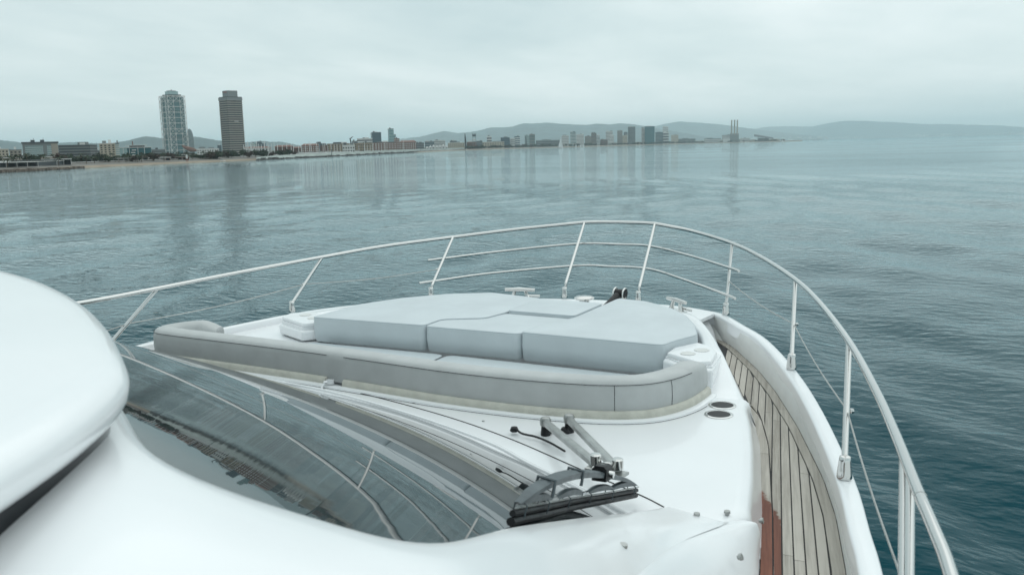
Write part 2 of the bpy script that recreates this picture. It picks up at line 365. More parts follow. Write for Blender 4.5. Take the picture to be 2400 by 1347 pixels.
# positions in metres: x to starboard, y ahead, of every building: name, label, category, group, x, y, turn, width, depth, height, base, style, wall, bands, floors, roof
CITY = [
    ('apartment_block', 'pale low apartment block at the very left edge below the dark hill', 'building', 'buildings along the city shore', -940.6, 657.1, 55.2, 17.4, 40, 14.4, 3.0, 'grid', 'cream', 'dark', 4, None),
    ('apartment_block', 'small beige apartment block left of the wide glass office building', 'building', 'buildings along the city shore', -956.1, 687.2, 54.4, 12.1, 30, 13.4, 3.0, 'grid', 'beige', 'dark', 4, None),
    ('office_wing', 'long dark office wing with sloping roof behind the palm trees on the left', 'building', 'buildings along the city shore', -786.2, 630.1, 37.4, 29.7, 30, 15.5, 3.0, 'bands', 'dgrey', 'grey', 5, None),
    ('office_block', 'narrow dark office block between the sloping dark wing and cream block', 'building', 'buildings along the city shore', -863.3, 709.7, 50.7, 8.3, 26, 13.6, 3.0, 'bands', 'charcoal', 'dgrey', 7, None),
    ('apartment_block', 'plain grey block just left of the cream gridded office block', 'building', 'buildings along the city shore', -858.3, 715.8, 50.3, 8.4, 24, 10.1, 3.0, 'bands', 'grey', 'dgrey', 5, None),
    ('office_block', 'cream office block with a regular grid of small windows and pale end wall', 'building', 'buildings along the city shore', -728.6, 621.4, 49.7, 14.1, 30, 15.9, 3.0, 'grid', 'cream', 'dark', 7, None),
    ('office_block', 'pale blue-green glass end tower joined to cream gridded office block', 'building', 'buildings along the city shore', -727.5, 632.0, 49.1, 3.7, 26, 15.8, 3.0, 'bands', 'paleglass', 'white', 8, None),
    ('low_building', 'brown low building left of the lattice tower foot', 'building', 'buildings along the city shore', -1092.2, 1024.9, 46.9, 19.9, 40, 12.2, 3.0, 'bands', 'grey', 'dgrey', 3, None),
    ('low_building', 'white terraced low building between the two seaside towers', 'building', 'buildings along the city shore', -1145.1, 1184.9, 44.1, 36.8, 40, 12.7, 3.0, 'grid', 'white', 'dark', 3, None),
    ('office_block', 'small blue-grey glass block directly left of the striped tower foot', 'building', 'buildings along the city shore', -1612.1, 1706.9, 43.4, 9.2, 20, 24.4, 3.0, 'bands', 'blueglass', 'dgrey', 5, None),
    ('market_building', 'white building under a wide terracotta roof right of striped tower', 'building', 'buildings along the city shore', -985.1, 1128.4, 41.2, 43.2, 50, 11.5, 3.0, 'grid', 'white', 'dark', 3, 'terracotta'),
    ('office_block', 'pale glass office block on the skyline right of striped tower', 'building', 'buildings along the city shore', -1715.1, 1951.4, 41.4, 17.2, 30, 30.4, 3.0, 'bands', 'paleglass', 'grey', 5, None),
    ('office_block', 'dark blue glass office block on the skyline right of striped tower', 'building', 'buildings along the city shore', -1704.7, 1960.5, 41.1, 12.7, 30, 34.3, 3.0, 'bands', 'blueglass', 'dgrey', 6, None),
    ('office_block', 'lower blue-grey annex beside dark blue skyline office block', 'building', 'buildings along the city shore', -1702.7, 1975.4, 40.8, 11.0, 26, 28.8, 3.0, 'bands', 'blueglass', 'grey', 5, None),
    ('residential_block', 'red brick residential block with terracotta roof, first behind the marina masts', 'building', 'buildings along the city shore', -921.2, 1117.2, 39.6, 28.0, 40, 12.3, 3.0, 'grid', 'brick', 'dark', 4, 'terracotta'),
    ('residential_block', 'smaller red brick block right of the first marina brick block', 'building', 'buildings along the city shore', -937.0, 1168.8, 38.8, 12.2, 30, 10.0, 3.0, 'grid', 'brick', 'dark', 3, 'terracotta'),
    ('residential_block', 'red brick residential block with white balcony line, second behind the marina masts', 'building', 'buildings along the city shore', -951.3, 1221.3, 38.0, 28.2, 40, 14.0, 3.0, 'grid', 'brick', 'white', 4, 'terracotta'),
    ('office_block', 'flat dark roofed block peeping over the second brick block', 'building', 'buildings along the city shore', -1151.0, 1509.3, 37.4, 22.6, 30, 19.4, 3.0, 'bands', 'blueglass', 'dgrey', 4, None),
    ('residential_block', 'brown brick block left of the long ochre marina building', 'building', 'buildings along the city shore', -994.0, 1314.6, 37.2, 12.9, 30, 14.1, 3.0, 'grid', 'brick', 'dark', 4, None),
    ('marina_building', 'long ochre marina building with rows of narrow windows', 'building', 'buildings along the city shore', -1026.7, 1414.9, 36.0, 57.4, 40, 17.2, 3.0, 'grid', 'ochre', 'dark', 4, None),
    ('pavilion_building', 'white flat harbour pavilion in front of the ochre building', 'building', 'buildings along the city shore', -772.0, 1080.7, 35.7, 17.9, 24, 11.3, 3.0, 'grid', 'white', 'dark', 2, None),
    ('office_block', 'pale gridded block behind the dark hooked mast', 'building', 'buildings along the city shore', -1266.7, 1796.6, 35.3, 13.3, 24, 26.2, 3.0, 'grid', 'grey', 'dark', 5, None),
    ('office_block', 'tiered office block with dark and white curved bands below dark blue tower', 'building', 'buildings along the city shore', -1389.0, 2016.1, 34.6, 41.1, 40, 35.0, 3.0, 'bands', 'white', 'charcoal', 5, None),
    ('office_tower', 'dark blue glass tower block with flat top in the middle of skyline', 'building', 'buildings along the city shore', -1501.4, 2242.0, 41.9, 26.5, 32, 55.6, 3.0, 'bands', 'blueglass', 'navy', 12, None),
    ('office_tower', 'slim pale teal glass tower, the tallest right of the striped tower', 'building', 'buildings along the city shore', -1628.0, 2517.8, 42.9, 15.5, 22, 72.2, 3.0, 'bands', 'tealglass', 'paleglass', 14, None),
    ('office_tower', 'lower stepped shoulder block attached to slim teal tower', 'building', 'buildings along the city shore', -1624.5, 2532.0, 32.7, 7.1, 18, 52.6, 3.0, 'bands', 'tealglass', 'paleglass', 9, None),
    ('residential_block', 'ochre block below the tiered office with white boats in front', 'building', 'buildings along the city shore', -1104.9, 1604.6, 34.6, 32.7, 36, 19.5, 3.0, 'grid', 'ochre', 'dark', 3, None),
    ('residential_block', 'long red brick terrace with white window columns below the dark blue tower', 'building', 'buildings along the city shore', -1181.1, 1794.5, 33.4, 58.5, 40, 21.1, 3.0, 'grid', 'brick', 'white', 4, None),
    ('residential_block', 'red brick stair tower with white arches right of slim teal tower', 'building', 'buildings along the city shore', -1236.9, 1937.1, 32.6, 14.1, 24, 31.3, 3.0, 'grid', 'brick', 'white', 6, None),
    ('residential_block', 'long red brick terrace with terracotta roof left of the white tents', 'building', 'buildings along the city shore', -1239.6, 1994.6, 31.9, 43.3, 40, 22.5, 3.0, 'grid', 'brick', 'white', 4, 'terracotta'),
    ('office_block', 'dark glazed low block between brick terrace and white tents', 'building', 'buildings along the city shore', -1291.2, 2138.9, 31.2, 23.7, 30, 20.6, 3.0, 'bands', 'dgrey', 'grey', 3, None),
    ('office_block', 'long pale glass block above the white tents on the left', 'building', 'buildings along the city shore', -1496.6, 2540.4, 30.6, 30.8, 30, 27.1, 3.0, 'bands', 'grey', 'blueglass', 3, None),
    ('apartment_block', 'pale apartment block above the white tents in the middle', 'building', 'buildings along the city shore', -1492.5, 2600.6, 29.9, 37.1, 30, 30.2, 3.0, 'bands', 'white', 'grey', 5, None),
    ('apartment_block', 'flat grey roofed block left of the black standing sculpture', 'building', 'buildings along the city shore', -1501.2, 2710.5, 29.0, 23.6, 30, 28.6, 3.0, 'bands', 'dgrey', 'grey', 4, None),
    ('apartment_block', 'long cream apartment block left of the black standing sculpture', 'building', 'buildings along the city shore', -1420.5, 2583.8, 28.9, 54.8, 30, 20.9, 3.0, 'grid', 'cream', 'dark', 3, None),
    ('brick_hall', 'orange brick hall at the foot of the lattice observation tower', 'building', 'buildings along the city shore', -1422.7, 2696.2, 27.9, 33.5, 30, 23.1, 3.0, 'grid', 'brick', 'dark', 2, None),
    ('apartment_block', 'dark apartment block right of the orange brick hall', 'building', 'buildings along the city shore', -1444.8, 2797.5, 27.4, 21.1, 30, 26.1, 3.0, 'bands', 'dgrey', 'grey', 4, None),
    ('apartment_block', 'long cream terrace behind the beach trees right of brick hall', 'building', 'buildings along the city shore', -1491.0, 2998.3, 26.5, 83.2, 30, 23.2, 3.0, 'grid', 'cream', 'dark', 3, None),
    ('apartment_tower', 'white slab tower with three dark bands above the cream terrace', 'building', 'buildings along the city shore', -1571.0, 3126.0, 26.7, 17.6, 24, 46.6, 3.0, 'bands', 'white', 'charcoal', 4, None),
    ('office_block', 'wide dark blue glass block above the cream terrace', 'building', 'buildings along the city shore', -1645.3, 3423.9, 25.7, 38.1, 34, 43.4, 3.0, 'bands', 'blueglass', 'navy', 5, None),
    ('office_block', 'white block right of the wide dark blue glass block', 'building', 'buildings along the city shore', -1639.6, 3482.0, 25.3, 22.1, 26, 38.6, 3.0, 'bands', 'white', 'grey', 4, None),
    ('office_block', 'dark glass block with white frame left of the tall thin dark sail sculpture', 'building', 'buildings along the city shore', -1641.5, 3536.3, 24.9, 24.2, 24, 47.8, 3.0, 'bands', 'blueglass', 'white', 5, None),
    ('apartment_block', 'pale glass block behind the tall thin dark sail sculpture', 'building', 'buildings along the city shore', -1642.8, 3645.7, 24.3, 22.9, 24, 51.6, 3.0, 'bands', 'paleglass', 'grey', 5, None),
    ('apartment_tower', 'brown and teal twin apartment tower with roof frame left of the white sail', 'building', 'buildings along the city shore', -1582.1, 3563.3, 24.0, 24.2, 24, 55.4, 3.0, 'bands', 'taupe', 'tealglass', 8, None),
    ('low_building', 'long low beach building left of the white sail', 'building', 'buildings along the city shore', -1597.9, 3774.5, 23.0, 109.5, 30, 29.3, 3.0, 'bands', 'grey', 'dgrey', 3, None),
    ('apartment_block', 'white apartment block with dark roof directly right of the white sail', 'building', 'buildings along the city shore', -1468.0, 3665.8, 21.9, 30.1, 26, 46.9, 3.0, 'grid', 'white', 'dark', 6, None),
    ('apartment_tower', 'apartment tower with teal front and dark roof, second right of white sail', 'building', 'buildings along the city shore', -1545.0, 3958.0, 21.4, 26.3, 26, 65.3, 3.0, 'bands', 'tealglass', 'white', 9, None),
    ('apartment_block', 'white gridded apartment block with dark top, third right of white sail', 'building', 'buildings along the city shore', -1460.3, 3829.9, 20.9, 35.0, 26, 52.7, 3.0, 'grid', 'white', 'dark', 8, None),
    ('apartment_block', 'brown wide apartment block behind white gridded block', 'building', 'buildings along the city shore', -1531.3, 4123.8, 20.4, 31.3, 26, 46.1, 3.0, 'bands', 'taupe', 'grey', 6, None),
    ('apartment_tower', 'taupe apartment tower with dark band down its middle', 'building', 'buildings along the city shore', -1470.6, 4039.6, 20.0, 24.4, 26, 59.5, 3.0, 'bands', 'taupe', 'dgrey', 9, None),
    ('apartment_block', 'white and grey block beside the taupe banded tower', 'building', 'buildings along the city shore', -1451.5, 4046.5, 19.8, 16.3, 22, 48.9, 3.0, 'bands', 'white', 'blueglass', 7, None),
    ('brick_hall', 'dark red brick hall among trees below the rounded white tower', 'building', 'buildings along the city shore', -1492.0, 4244.3, 19.4, 36.1, 26, 28.2, 3.0, 'bands', 'brick', 'dgrey', 3, None),
    ('apartment_tower', 'rounded white apartment tower with balcony bands above dark red hall', 'building', 'buildings along the city shore', -1499.6, 4347.6, 19.1, 34.7, 26, 70.0, 3.0, 'bands', 'white', 'grey', 9, None),
    ('apartment_block', 'bright white block in front of the rounded white tower', 'building', 'buildings along the city shore', -1454.9, 4257.2, 18.9, 21.2, 20, 49.4, 3.0, 'grid', 'white', 'dark', 6, None),
    ('apartment_tower', 'taupe slim tower with dark roof left of the tallest grey tower', 'building', 'buildings along the city shore', -1479.9, 4459.9, 18.4, 26.5, 24, 73.4, 3.0, 'bands', 'taupe', 'grey', 10, None),
    ('apartment_block', 'beige windowless block between the taupe slim tower and grey tower', 'building', 'buildings along the city shore', -1439.2, 4420.7, 18.1, 26.2, 22, 48.1, 3.0, 'grid', 'cream', 'dark', 7, None),
    ('apartment_block', 'dark topped block peeping over the beige block', 'building', 'buildings along the city shore', -1513.4, 4659.4, 18.0, 20.7, 22, 65.3, 3.0, 'bands', 'dgrey', 'grey', 8, None),
    ('apartment_tower', 'tall grey gridded apartment tower with stepped top left of the teal block', 'building', 'buildings along the city shore', -1437.3, 4526.3, 17.7, 37.9, 26, 92.4, 3.0, 'bands', 'grey', 'dgrey', 14, None),
    ('apartment_tower', 'narrow pale tower attached to left side of big teal block', 'building', 'buildings along the city shore', -1438.7, 4735.3, 16.9, 17.3, 24, 88.8, 3.0, 'bands', 'taupe', 'white', 12, None),
    ('hotel_tower', 'big teal glass block with flat top, widest on the right skyline', 'building', 'buildings along the city shore', -1390.8, 4697.6, 16.5, 52.6, 40, 94.9, 3.0, 'bands', 'tealglass', 'teal', 14, None),
    ('office_block', 'blue-grey glass block with white fin right of the big teal block', 'building', 'buildings along the city shore', -1368.9, 4808.1, 15.9, 41.8, 34, 63.0, 3.0, 'bands', 'blueglass', 'grey', 8, None),
    ('office_block', 'dark block with white vertical frame at right of blue-grey glass block', 'building', 'buildings along the city shore', -1348.3, 4865.8, 15.5, 31.6, 30, 63.8, 3.0, 'bands', 'white', 'charcoal', 4, None),
    ('apartment_tower', 'pale hazy tower rising behind the white framed block', 'building', 'buildings along the city shore', -1818.8, 6551.4, 15.5, 41.0, 30, 125.7, 3.0, 'bands', 'white', 'grey', 8, None),
    ('apartment_block', 'pale low block pair near the right end of the tower row', 'building', 'buildings along the city shore', -1442.3, 5410.2, 15.0, 44.0, 30, 52.1, 3.0, 'grid', 'cream', 'grey', 5, None),
    ('low_building', 'long low grey building right of the pale block pair', 'building', 'buildings along the city shore', -1395.7, 5525.7, 14.2, 104.8, 30, 27.4, 3.0, 'bands', 'grey', 'dgrey', 2, None),
    ('low_building', 'low grey sheds left of the power station', 'building', 'buildings along the city shore', -1309.3, 5854.7, 12.6, 109.0, 40, 25.9, 3.0, 'bands', 'grey', 'white', 2, None),
    ('boiler_house', 'pale grey stepped boiler house left of the three chimneys', 'building', 'buildings along the city shore', -1265.3, 6068.9, 11.8, 55.9, 60, 47.1, 3.0, 'bands', 'grey', 'white', 4, None),
    ('low_building', 'low white roofed building right of the three chimneys', 'building', 'buildings along the city shore', -1109.4, 5896.0, 10.7, 61.6, 40, 23.5, 3.0, 'bands', 'white', 'grey', 2, None),
    ('low_building', 'dark low hall below the tilted solar canopy', 'building', 'buildings along the city shore', -945.3, 5620.5, 9.6, 65.5, 40, 18.4, 3.0, 'bands', 'dgrey', 'grey', 2, None),
]
SHORE = [(-391.4, 244.9), (-405.7, 284.4), (-418.3, 312.0), (-438.9, 345.6), (-480.9, 409.9), (-497.1, 455.9), (-516.4, 510.3), (-539.5, 575.6), (-566.6, 672.3), (-685.2, 943.4), (-907.0, 1450.8), (-1316.2, 2450.9), (-1399.5, 2969.4), (-1421.5, 3385.4), (-1270.0, 3997.4), (-1298.4, 5043.6), (-1119.5, 5347.3), (-860.1, 5129.3), (-629.2, 4935.2)]
RIDGE_A = (9000, [(60.99, 129.0), (57.59, 154.0), (55.17, 173.0), (54.23, 152.0), (53.92, 140.0), (52.19, 138.0), (51.31, 143.0), (49.74, 123.0), (48.59, 147.0), (47.54, 187.0), (46.59, 164.0), (45.51, 141.0), (44.78, 175.0), (43.8, 144.0), (42.81, 117.0), (41.93, 110.0), (40.79, 122.0), (40.41, 109.0), (39.77, 111.0), (38.99, 83.0), (37.69, 29.0)])
RIDGE_B = (16000, [(34.52, 55.0), (33.45, 153.0), (32.24, 197.0), (31.15, 221.0), (30.2, 282.0), (29.52, 315.0), (28.98, 282.0), (28.57, 272.0), (27.88, 290.0), (27.47, 302.0), (26.65, 357.0), (25.28, 356.0), (24.6, 418.0), (23.92, 406.0), (23.09, 423.0), (22.28, 395.0), (20.64, 361.0), (19.83, 378.0), (19.01, 357.0), (18.47, 375.0), (17.67, 354.0), (16.59, 302.0), (15.53, 235.0), (13.42, 123.0), (11.86, 39.0)])
RIDGE_C = (22000, [(18.47, 144.0), (16.59, 382.0), (15.53, 473.0), (14.73, 515.0), (13.42, 470.0), (12.12, 416.0), (10.83, 331.0), (9.81, 261.0), (8.05, 173.0), (6.07, 64.0)])
RIDGE_D = (29000, [(11.86, 105.0), (10.57, 352.0), (9.3, 439.0), (8.05, 434.0), (6.81, 402.0), (5.11, 542.0), (4.15, 540.0), (2.04, 455.0), (0.68, 383.0), (-1.32, 338.0), (-3.25, 282.0), (-4.5, 203.0), (-6.11, 119.0), (-8.43, 106.0), (-11.17, 20.0), (-13.72, 45.0)])

# ------------------------------------------------------------------ land, beach, hills
land_m = mat('town ground', (0.17, 0.16, 0.145), 0.9, var=0.3, vscale=0.02)
sand_m = mat('beach sand', (0.28, 0.23, 0.175), 0.95, var=0.18, vscale=0.05, coords='Object')
rock_m = mat('breakwater rock', (0.13, 0.125, 0.12), 0.9, var=0.5, vscale=0.3, bump=0.6, bscale=0.6)
conc_m = mat('pale breakwater concrete', (0.34, 0.38, 0.36), 0.9, var=0.15, vscale=0.08)
hill_m = mat('haze-tinted wooded hill', (0.045, 0.08, 0.085), 0.95, var=0.55, vscale=0.004, bump=1.0, bscale=0.01)  # foliage green shifted to blue, so part of the haze is in the colour
SH = [Vector((x, y, 0)) for x, y in SHORE]
def inland(p, d): return p + p.normalized() * d
def shore_pt(t, off):
    i = min(int(t), len(SH) - 2); p = SH[i].lerp(SH[i + 1], t - i); return inland(p, off)
def land():
    b = MB(); sp = []
    for i in range(len(SH) - 1):
        for j in range(6):
            w = 2.5 * math.sin(i * 6 + j) + 2.0 * math.sin((i * 6 + j) * 2.3)
            sp.append(inland(SH[i].lerp(SH[i + 1], j / 6), w))
    sp.append(SH[-1])
    rows = [[(p.x, p.y, -0.6) for p in sp], [(*inland(p, 7).xy, .6) for p in sp], [(*inland(p, 20).xy, 1.3) for p in sp]]
    o = MB().grid(rows).build('beach', sand_m, smooth=True); o['kind'] = 'structure'; o['label'] = 'thin strip of pale sand along the city shore'
    rows = [[(*inland(p, 19.5).xy, 1.28) for p in sp], [(*inland(p, 70).xy, 2.7) for p in sp], [(*inland(p, 1800).xy, 3.0) for p in sp], [(*inland(p, 14000).xy, 3.0) for p in sp]]
    o = MB().grid(rows).build('terrain', land_m, smooth=True); o['kind'] = 'structure'; o['label'] = 'flat built-up coastal plain behind the beach'
land()
def hill(name, label, data, thick, seed):
    D, pts = data; rg = np.random.default_rng(seed)
    n = 260; ang = np.linspace(pts[0][0], pts[-1][0], n); z = np.interp(ang, [p[0] for p in pts][::-1], [p[1] for p in pts][::-1])
    z = np.convolve(np.pad(z, 2, 'edge'), [.1, .2, .4, .2, .1], 'valid')
    z = np.maximum(z + rg.normal(0, D * 1.6e-4, n), 4)
    def row(dist, frac, jit):
        ph = rg.uniform(0, 6, 4); out = []
        for a, zz in zip(np.radians(ang), z):
            w = sum(math.sin(a * f + p) for f, p in zip((60, 140, 300, 610), ph)) / 4
            d = dist + jit * w; out.append((3.12 - d * math.sin(a), d * math.cos(a), zz * frac * (1 + 0.12 * w if frac < 1 else 1)))
        return out
    rows = [row(D - thick, 0.0, 60), row(D - thick * .72, .16, 220), row(D - thick * .45, .42, 260), row(D - thick * .2, .74, 200), row(D, 1.0, 0), row(D + thick * .4, .6, 120), row(D + thick, 0.0, 0)]
    rows[0] = [(x, y, -2.0) for x, y, _ in rows[0]]; rows[-1] = [(x, y, -2.0) for x, y, _ in rows[-1]]
    o = MB().grid(rows).build(name, hill_m, smooth=True, angle=180); o['kind'] = 'structure'; o['label'] = label
hill('hill_ridge', 'dark green wooded hills behind the left-hand towers', RIDGE_A, 2600, 1)
hill('hill_ridge', 'long blue-grey mountain ridge behind the middle of the skyline', RIDGE_B, 3600, 2)
hill('hill_ridge', 'hazier ridge behind the three chimneys', RIDGE_C, 3800, 3)
hill('hill_ridge', 'palest far ridge running out to the right horizon', RIDGE_D, 4000, 4)

# ------------------------------------------------------------------ haze
HZ = bpy.data.materials.new('sea haze'); HZ.use_nodes = True; nt = HZ.node_tree
for n in list(nt.nodes): nt.nodes.remove(n)
ho = nt.nodes.new('ShaderNodeOutputMaterial'); hv = nt.nodes.new('ShaderNodeVolumePrincipled')
hv.inputs['Color'].default_value = (0.78, 0.955, 1.0, 1); hv.inputs['Density'].default_value = HAZE = 5.6e-5
hv.inputs['Anisotropy'].default_value = 0.2; hv.inputs['Density Attribute'].default_value = ''; hv.inputs['Temperature Attribute'].default_value = ''; hv.inputs['Color Attribute'].default_value = ''
nt.links.new(hv.outputs[0], ho.inputs['Volume'])
hb_ = MB().box((-6000, 15500, 279), (64000, 39000, 562)).build('haze', HZ); set_props(hb_, kind='stuff', label='thin bluish sea haze lying over the whole bay')

# ================================================================== THE CITY
PAL = dict(cream=(0.44, 0.39, 0.31), beige=(0.31, 0.28, 0.24), white=(0.60, 0.60, 0.58), grey=(0.19, 0.205, 0.205), dgrey=(0.07, 0.08, 0.088), charcoal=(0.03, 0.034, 0.04),
           brick=(0.17, 0.088, 0.068), terracotta=(0.20, 0.105, 0.08), ochre=(0.30, 0.235, 0.165), taupe=(0.24, 0.205, 0.175), dark=(0.03, 0.035, 0.04))
GL = dict(paleglass=(0.30, 0.42, 0.42), blueglass=(0.035, 0.075, 0.10), tealglass=(0.022, 0.105, 0.12), teal=(0.02, 0.10, 0.115), navy=(0.02, 0.04, 0.06))
def cm(k):
    if k in GL: return mat('glass ' + k, GL[k], 0.2, ior=1.42, var=0.25, vscale=0.15)
    return mat('facade ' + k, PAL[k], 0.8, var=0.12, vscale=0.08)
BOX = {}
def cube(k):         # unit cube per material, shared by all box-shaped parts
    if k not in BOX: BOX[k] = MB().box((0, 0, 0), (1, 1, 1)).mesh('unit_' + k, cm(k))
    return BOX[k]
def bx(name, k, parent, c, d): return link(name, cube(k), parent, loc=c, scale=d)
def building(row):
    name, label, cat, group, X, Y, a, w, dep, h, zb, style, wall, band, fl, roof = row
    t = set_props(empty(name, (X, Y, zb), math.radians(a)), label, cat, group)
    rd = random.Random(int(X * 7 + Y))
    bx('wall', wall, t, (0, dep / 2, h / 2), (w, dep, h))
    fh = h / (fl + 0.5)
    if style == 'bands':
        for i in range(fl):
            bx('window_band', band, t, (0, dep / 2, (i + 0.75) * fh), (w + 0.5, dep + 0.5, fh * 0.46))
    else:
        nc = max(3, min(9, int(w / 3.2)))
        cw = w / nc
        for i in range(fl):
            for j in range(nc):
                bx('window', band, t, (-w / 2 + (j + 0.5) * cw, -0.05, (i + 0.72) * fh), (cw * 0.48, 0.5, fh * 0.5))
    if roof:
        r = MB(); ov = 1.2; rh = min(4.5, h * 0.22)
        r.add([(-w / 2 - ov, -ov, h), (w / 2 + ov, -ov, h), (w / 2 + ov, dep + ov, h), (-w / 2 - ov, dep + ov, h), (-w / 2 + w * .12, dep * .5, h + rh), (w / 2 - w * .12, dep * .5, h + rh)],
              [(0, 1, 5, 4), (1, 2, 5), (2, 3, 4, 5), (3, 0, 4), (3, 2, 1, 0)])
        r.build('roof', cm(roof), t)
    else:
        bx('parapet', 'white' if wall in ('white', 'cream') else 'grey', t, (0, dep / 2, h + 0.35), (w + 0.9, dep + 0.9, 0.7))
        for q in range(2 if w > 14 else 1):
            s = rd.uniform(0.16, 0.34); hh = rd.uniform(1.8, 3.4)
            bx('roof_plant', rd.choice(('grey', 'dgrey', 'white')), t, (rd.uniform(-.3, .3) * w, dep * rd.uniform(.3, .6), h + .7 + hh / 2), (w * s, dep * .3, hh))
for r in CITY: building(r)

# ---- lattice tower: glass core inside a white steel frame
def lattice_tower():
    t = set_props(empty('lattice_tower', (-1541.0, 1496.0, 3.0), math.radians(46.1 + 27)), 'tall teal glass tower wrapped in a white steel lattice with crossed braces', 'tower')
    S, Hh, N = 40.5, 133.0, 11
    core = S - 5
    bx('glass_core', 'tealglass', t, (0, 0, Hh / 2 - 1), (core, core, Hh - 3))
    for i in range(40):
        bx('floor_band', 'paleglass', t, (0, 0, 4 + i * (Hh - 10) / 40), (core + 0.5, core + 0.5, 0.7))
    for i in (11, 12, 30): bx('floor_band', 'charcoal', t, (0, 0, 5.6 + i * (Hh - 10) / 40 + (Hh - 10) / 80), (core + 0.4, core + 0.4, 1.6))
    wm = cm('white'); hs = S / 2; bays = [-hs, -hs * 0.36, hs * 0.36, hs]
    def beam(p, q, r): return MB().tube([p, q], r, 4)
    col_me = beam((0, 0, 0), (0, 0, Hh), 0.62).mesh('column', wm)
    for x in bays:
        for y in bays:
            if abs(x) == hs or abs(y) == hs: link('column', col_me, t, loc=(x, y, 0))
    ring = MB()
    for p, q in (((-hs, -hs), (hs, -hs)), ((hs, -hs), (hs, hs)), ((hs, hs), (-hs, hs)), ((-hs, hs), (-hs, -hs))): ring.tube([(*p, 0), (*q, 0)], 0.55, 4)
    ring_me = ring.mesh('ring_beam', wm)
    for i in range(N + 1): link('ring_beam', ring_me, t, loc=(0, 0, 2 + i * (Hh - 2) / N))
    st = (Hh - 2) / N; bw = bays[1] - bays[0]
    xm = MB().tube([(0, 0, 0), (bw, 0, st)], 0.42, 4).tube([(bw, 0.05, 0), (0, 0.05, st)], 0.42, 4).mesh('cross_brace', wm)
    for rz in range(4):
        R = Matrix.Rotation(rz * math.pi / 2, 4, 'Z')
        for i in range(N):
            for k, x in enumerate((bays[0], bays[1], bays[2])):
                if k == 1 and i not in (4, 10): continue
                p = R @ Vector((x, -hs, 2 + i * st)); o = link('cross_brace', xm, t, loc=p, rz=rz * math.pi / 2)
                if k == 1: o.scale = ((bays[2] - bays[1]) / bw, 1, 1)
    bx('crown', 'dgrey', t, (0, 0, Hh + 1.6), (S * .72, S * .72, 3.2)); bx('crown', 'paleglass', t, (0, 0, Hh + 6.5), (S * .5, S * .5, 8))
    bx('roof_wing', 'dgrey', t, (0, 0, Hh + 11.4), (S * .42, S * .3, 1.0)); bx('mast', 'grey', t, (0, 0, Hh + 13.4), (1.2, 1.2, 3.4))
lattice_tower()
def striped_tower():
    t = set_props(empty('striped_tower', (-1452.0, 1583.0, 3.0), math.radians(42.7 + 30)), 'grey and black horizontally striped tower with a pale square rooftop block', 'tower')
    S, Hh, N = 38.0, 130.5, 26
    bx('glass_core', 'charcoal', t, (0, 0, Hh / 2), (S - 1.6, S - 1.6, Hh))
    fh = Hh / N
    for i in range(N): bx('floor_band', 'beige', t, (0, 0, (i + .5) * fh), (S, S, fh * .40))
    bx('upper_storey', 'grey', t, (0, 0, Hh - fh * .9), (S + .3, S + .3, fh * 1.2))
    bx('rooftop_block', 'grey', t, (0, 0, Hh + 7), (S * .63, S * .63, 14))
    for q in (-1, 1): bx('vent', 'charcoal', t, (q * 1.6 - 1, -S / 2 - .1, Hh - fh * 1.9), (1.6, .6, 3)); 
    for j in range(5): bx('vent', 'white', t, (-4 + j * 2.2, -S / 2 - .15, Hh * .58), (1.5, .6, 1.4))
    fc = bpy.data.curves.new('rooftop_lettering', 'FONT'); fc.body = 'MAPFRE'; fc.size = 4.2; fc.extrude = 0.15; fc.align_x = 'CENTER'
    tmp = bpy.data.objects.new('tmp', fc); col.objects.link(tmp); bpy.context.view_layer.update()
    me = bpy.data.meshes.new_from_object(tmp.evaluated_get(bpy.context.evaluated_depsgraph_get())); col.objects.unlink(tmp); bpy.data.objects.remove(tmp)
    me.materials.clear(); me.materials.append(mat('red lettering', (0.32, 0.05, 0.04), 0.6))
    o = link('lettering', me, t, loc=(-S * .315 - .3, 0, Hh + 9)); o.rotation_euler = (math.radians(90), 0, math.radians(-90)); o['label'] = 'small red lettering on the rooftop block'
striped_tower()
def bullet_tower():
    t = set_props(empty('bullet_tower', (-2545.9, 2542.2, 3.0)), 'rounded bullet-shaped grey-teal tower behind the lattice tower', 'tower')
    prof = [(13.2, 0), (14.2, 20), (14.5, 45), (13.8, 62), (12.4, 76), (10.2, 87), (7.4, 94.5), (4, 98.6), (0.3, 100)]
    MB().lathe(prof, n=28).build('shell', mat('bullet shell', (0.10, 0.145, 0.155), 0.35, var=0.35, vscale=0.12), t, True, 180)
    for z in range(8, 92, 7):
        r = float(np.interp(z, [p[1] for p in prof], [p[0] for p in prof])) + .15
        MB().lathe([(r, 0), (r, .7)], n=28).build('floor_band', cm('taupe'), t).location = (0, 0, z)
bullet_tower()
def bronze_canopy():
    t = set_props(empty('bronze_canopy', (-1343.3, 1340.6, 3.0), math.radians(45)), 'rounded bronze mesh canopy on steel legs at the foot of the lattice tower', 'canopy')
    bm_ = mat('bronze mesh', (0.13, 0.062, 0.042), 0.45, metal=0.4, var=0.3, vscale=0.4)
    rows = []
    for i in range(13):
        u = i / 12; x = -14 + 27 * u; rr = 7.4 * math.sin(math.pi * (0.06 + 0.9 * u)) ** .6; zc_ = 10.5 + 8.0 * (1 - u) ** 3 * 1.2
        rows.append([(x, rr * .9 * math.cos(a), zc_ + rr * math.sin(a)) for a in np.linspace(-.25, math.pi + .25, 15)])
    MB().grid(rows).build('shell', bm_, t, True, 180)
    for i in range(0, 13, 3): MB().tube([(x, y, z + .1) for x, y, z in rows[i]], .25, 5).build('rib', bm_, t)
    for x in (-9, 0, 9):
        for y in (-3.5, 3.5): MB().tube([(x, y, 0), (x * .9, y, 11)], .35, 6).build('leg', cm('grey'), t)
bronze_canopy()
